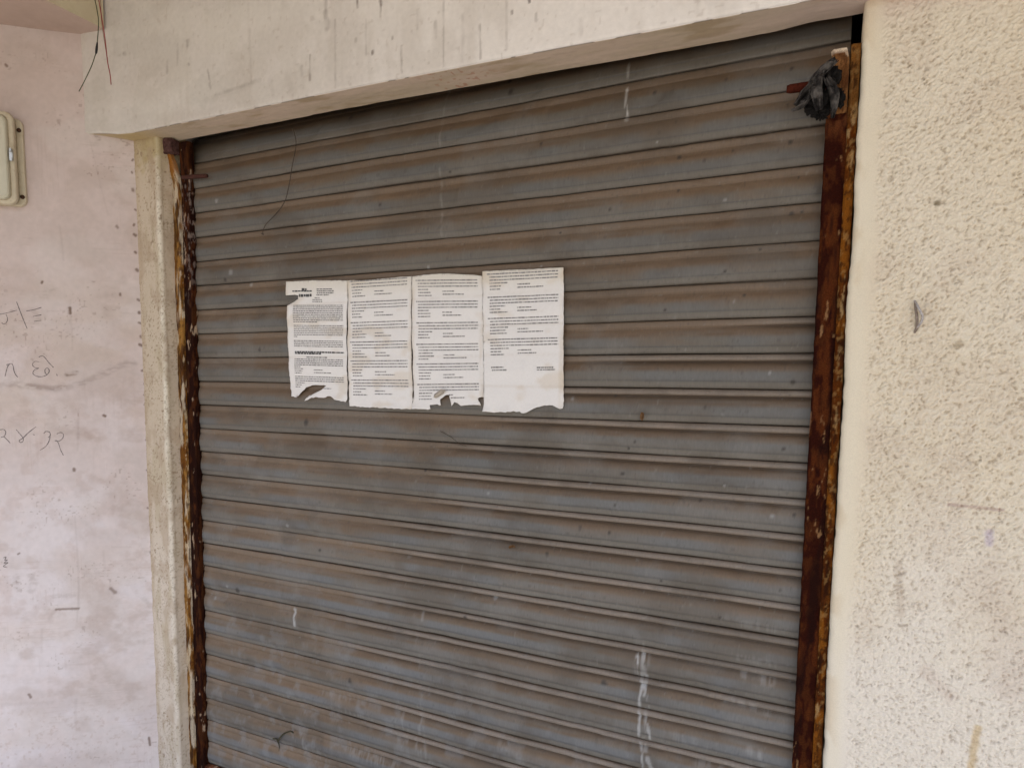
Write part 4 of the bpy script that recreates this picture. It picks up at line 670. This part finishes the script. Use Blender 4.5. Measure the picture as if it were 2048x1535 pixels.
    for key, items in txt.items():
        V = []; F = []
        for u0, u1, v, h in items:
            m = max(1, int((u1 - u0) / .03)); okc = True
            a = bil((u0 + u1) / 2, v)
            if not inside(a) or not inside(bil(u0, v)) or not inside(bil(u1, min(.999, v + .008))): continue
            hz = h * .30
            for k in range(m + 1):
                p = bil(u0 + (u1 - u0) * k / m, v)
                for sgn in (1, -1): V.append((p.x, hY(p.x, p.y, i) - .0006, p.y + sgn * hz))
                if k: nn = len(V); F.append((nn - 4, nn - 3, nn - 1, nn - 2))
        if F: mesh_obj('signature' if key == 'signatory' else key, V, F, M_bold if key in ('letterhead', 'heading') else M_ink, root)
    if i == 2:
        P = [Vector(p) for p in D['FLAP']]; V = [(p.x, -.018 - .003 * (k % 3), p.y) for k, p in enumerate(P)]; c0 = sum(P, Vector((0, 0))) / len(P); V.append((c0.x, -.024, c0.y)); m = len(P)
        o = mesh_obj('curled_flap', V, [(k, (k + 1) % m, m) for k in range(m)], M_paper, root, True, np.ones((m + 1, 3)) * np.array([.42, .37, .31]))  # paper darkened here, the flap's shade put into its colour
        md = o.modifiers.new('s', 'SOLIDIFY'); md.thickness = .0005
for i in range(4): sheet(i)

# ---------------------------------------------------------------- meter box on the pink wall
def wbox(s0, s1, z0, z1, o0, o1, bevel, mat, name, parent, rcorner=.012, segs=5):
    """box in wall coordinates with rounded corners seen from the front, softened edges"""
    pts = []
    for cx, cz, a0 in ((s1 - rcorner, z1 - rcorner, 0), (s0 + rcorner, z1 - rcorner, 90), (s0 + rcorner, z0 + rcorner, 180), (s1 - rcorner, z0 + rcorner, 270)):
        for k in range(segs + 1):
            w = math.radians(a0 + 90 * k / segs); pts.append((cx + rcorner * math.cos(w), cz + rcorner * math.sin(w)))
    n = len(pts); cs = sum(p[0] for p in pts) / n; cz = sum(p[1] for p in pts) / n
    bm = bmesh.new(); rings = []
    for o, inset in ((o0, 0), (o1 - bevel, 0), (o1 - bevel * .3, bevel * .3), (o1, bevel)):
        ring = []
        for s, z in pts:
            f = 1 - inset / max(.02, math.hypot(s - cs, z - cz)); ring.append(bm.verts.new(wall_pt(cs + (s - cs) * f, cz + (z - cz) * f, o)))
        rings.append(ring)
    for a, b in zip(rings, rings[1:]):
        for k in range(n): bm.faces.new((a[k], a[(k + 1) % n], b[(k + 1) % n], b[k]))
    bm.faces.new(rings[-1]); bm.faces.new(rings[0][::-1])
    return bm_obj(name, bm, mat, parent)
def meter_box():
    b = wall_pt(.42, .58)
    root = thing('meter_box', (b.x, b.y, .46), 'yellowed plastic electric meter box with metal clip and rounded rim on the pink wall', 'meter box')
    z0, z1, s0, s1 = .452, .712, .305, .52
    wbox(s0, s1, z0, z1, -.004, .012, .004, M_boxc, 'base', root, .020)
    wbox(s0 + .017, s1 - .017, z0 + .003, z1 + .005, .012, .028, .002, M_boxdirt, 'gasket', root, .022)
    wbox(s0 + .014, s1 - .014, z0 - .002, z1 + .010, .0262, .040, .006, M_boxc, 'rim', root, .024)
    wbox(s0 + .026, s1 - .026, z0 + .008, z1 + .000, .0360, .0405, .002, M_boxdirt, 'cover_seal', root, .021)
    wbox(s0 + .029, s1 - .029, z0 + .011, z1 - .003, .0407, .052, .008, M_boxcov, 'cover', root, .020)
    for z in (z0 + .028, z1 - .035):
        a = wall_pt(s0 + .009, z, .011); q = wall_pt(s0 + .009, z, .0155); tube('screw', [a, q], .0062, M_screw, root, 12)
    bm = bmesh.new(); 
    for s, z, w, h, o0, o1 in ((s0 + .0215, .594, .009, .034, .030, .047), (s0 + .0205, .607, .006, .010, .046, .053), (s0 + .0205, .580, .006, .010, .046, .051)):
        c = [wall_pt(s + a * w / 2, z + b_ * h / 2, o) for o in (o0, o1) for a, b_ in ((-1, -1), (1, -1), (1, 1), (-1, 1))]
        vs = [bm.verts.new(v) for v in c]
        for f in ((0, 1, 2, 3), (4, 5, 6, 7), (0, 1, 5, 4), (1, 2, 6, 5), (2, 3, 7, 6), (3, 0, 4, 7)): bm.faces.new([vs[k] for k in f])
    bmesh.ops.bevel(bm, geom=bm.edges[:], offset=.001, segments=2, affect='EDGES')
    bm_obj('latch', bm, M_chrome, root)
meter_box()

# ---------------------------------------------------------------- loose wires, hanging from the roof slab in front of the beam
def wire(name, key, mat, r, label, yj=0):
    pts = D[key]; P = [(pts[0][0] - .012, -.18 + yj, 1.302), (pts[0][0] - .006, -.185 + yj, 1.15)] + [(x, -.19 + yj, z) for x, z in pts]
    path = smooth_path(P, 6); b = path[0]
    root = thing(name, path[-1], label, 'wire', 'loose wire ends hanging by the beam')
    tube('sheath', path, r, mat, root, 8); return root, path
g, gp = wire('hanging_wire', 'wire_green', M_green, .0013, 'longest dark green wire with a black taped joint, curving left at its end')
k = min(range(len(gp)), key=lambda i: (gp[i] - Vector((D['wire_green'][4][0], -.19, D['wire_green'][4][1]))).length)
tube('tape_joint', [gp[k - 2], gp[k - 1], gp[k], gp[k + 1], gp[k + 3]], .003, M_tape, g, 10, [.0018, .0032, .0036, .0032, .0018])
wire('hanging_wire', 'wire_red', M_red, .0013, 'thin red wire hanging straightest and lowest to the right', -.006)
wire('hanging_wire', 'wire_brown', M_brown, .0008, 'short thin brown wire end between the green and the red wire', .006)

# ---------------------------------------------------------------- small things caught on the shutter and the wall
def th(name, key, y, r, mat, label, cat, n=6):
    pts = smooth_path([(x, y + .004 * math.sin(i * 1.7), z) for i, (x, z) in enumerate(D[key])], n)
    o = tube(name, pts, r, mat, None, 6); tag(o, label, cat); return o
o = th('hanging_thread', 'thread', -.016, .0011, M_thread, 'long dark thread hanging curved on the upper left of the shutter', 'thread')
def tuft(parent, p, r, n, mat, name):
    V = []; F = []
    for k in range(n):
        a = rnd.uniform(0, 6.28); d = Vector((math.cos(a), -.4 * rnd.random(), math.sin(a))) * r * rnd.uniform(.6, 1.2); q = Vector(p); s = d.orthogonal().normalized() * r * .12
        m = len(V); V += [q - s, q + s, q + d * .6 + s * .8 + Vector((0, -.001, 0)), q + d, q + d * .6 - s]; F.append((m, m + 1, m + 2, m + 3, m + 4))
    return mesh_obj(name, V, F, mat, parent, False)
x, z = D['thread'][-1]; tuft(o, (x, -.016, z), .008, 9, M_thread, 'frayed_end')
th('loose_thread', 'thread2', -.014, .0007, M_thread, 'short faint thread on the shutter just below the third notice sheet', 'thread')
o = th('twig', 'twig', -.015, .0022, M_twig, 'small forked dark twig caught on the shutter near the bottom left', 'twig')
x, z = D['twig'][2]; tube('side_shoot', [(x, -.015, z), (x + .003, -.016, z - .012), (x + .001, -.016, z - .026)], .001, M_twig, o, 6, [.0018, .0014, .0006])
def leaf(x, z, r, label, seed):
    bm = bmesh.new(); m = 11; n = 7; V = [[None] * n for _ in range(m)]
    for i in range(m):
        t = i / (m - 1) * 2 - 1; w = r * .5 * math.sqrt(max(.01, 1 - t * t)) 
        for k in range(n):
            u = k / (n - 1) * 2 - 1; p = Vector((t * r, 0, 0)) + Vector((0, 0, u * w)); p.y = -.004 * (u * u) - .004 * abs(t) + .003 * mathutils.noise.noise(Vector((t * 2, u * 2, seed)))
            p.z += r * .35 * mathutils.noise.noise(Vector((t * 1.8, u * 1.5, seed + 4)))
            a = .5 + seed; V[i][k] = bm.verts.new((x + p.x * math.cos(a) - p.z * math.sin(a), -.012 + p.y, z + p.x * math.sin(a) + p.z * math.cos(a)))
    for i in range(m - 1):
        for k in range(n - 1): bm.faces.new((V[i][k], V[i + 1][k], V[i + 1][k + 1], V[i][k + 1]))
    o = bm_obj('dry_leaf', bm, M_leaf, None, True); md = o.modifiers.new('s', 'SOLIDIFY'); md.thickness = .0006
    tag(o, label, 'leaf', 'dry leaf scraps stuck on the shutter')
leaf(*D['leaf1'], .0095, 'curled brown leaf scrap on the shutter right of the notices', 1.2)
leaf(*D['leaf2'], .0090, 'curled brown leaf scrap in the lower middle of the shutter', 3.0)
# bent nail on the rough wall
root = thing('wall_nail', (1.952, -.062, .065), 'small bent grey nail with a flattened loop sticking out of the rough cream wall', 'nail')
tube('shank', smooth_path([(1.9440, -.050, .093), (1.9450, -.066, .090), (1.9500, -.074, .078), (1.9570, -.074, .062), (1.9550, -.070, .050), (1.950, -.064, .043)], 5), .002, M_zinc, root, 8)
tube('loop', smooth_path([(1.9450, -.066, .090), (1.9470, -.070, .072), (1.9490, -.070, .060), (1.950, -.064, .043), (1.9470, -.060, .034)], 5), .0024, noise_mat('rust_loop', [(.12, .08, .05), (.32, .27, .24)], 200, rough=.7), root, 8)
V = SC.render; V.resolution_x = 1024; V.resolution_y = 767
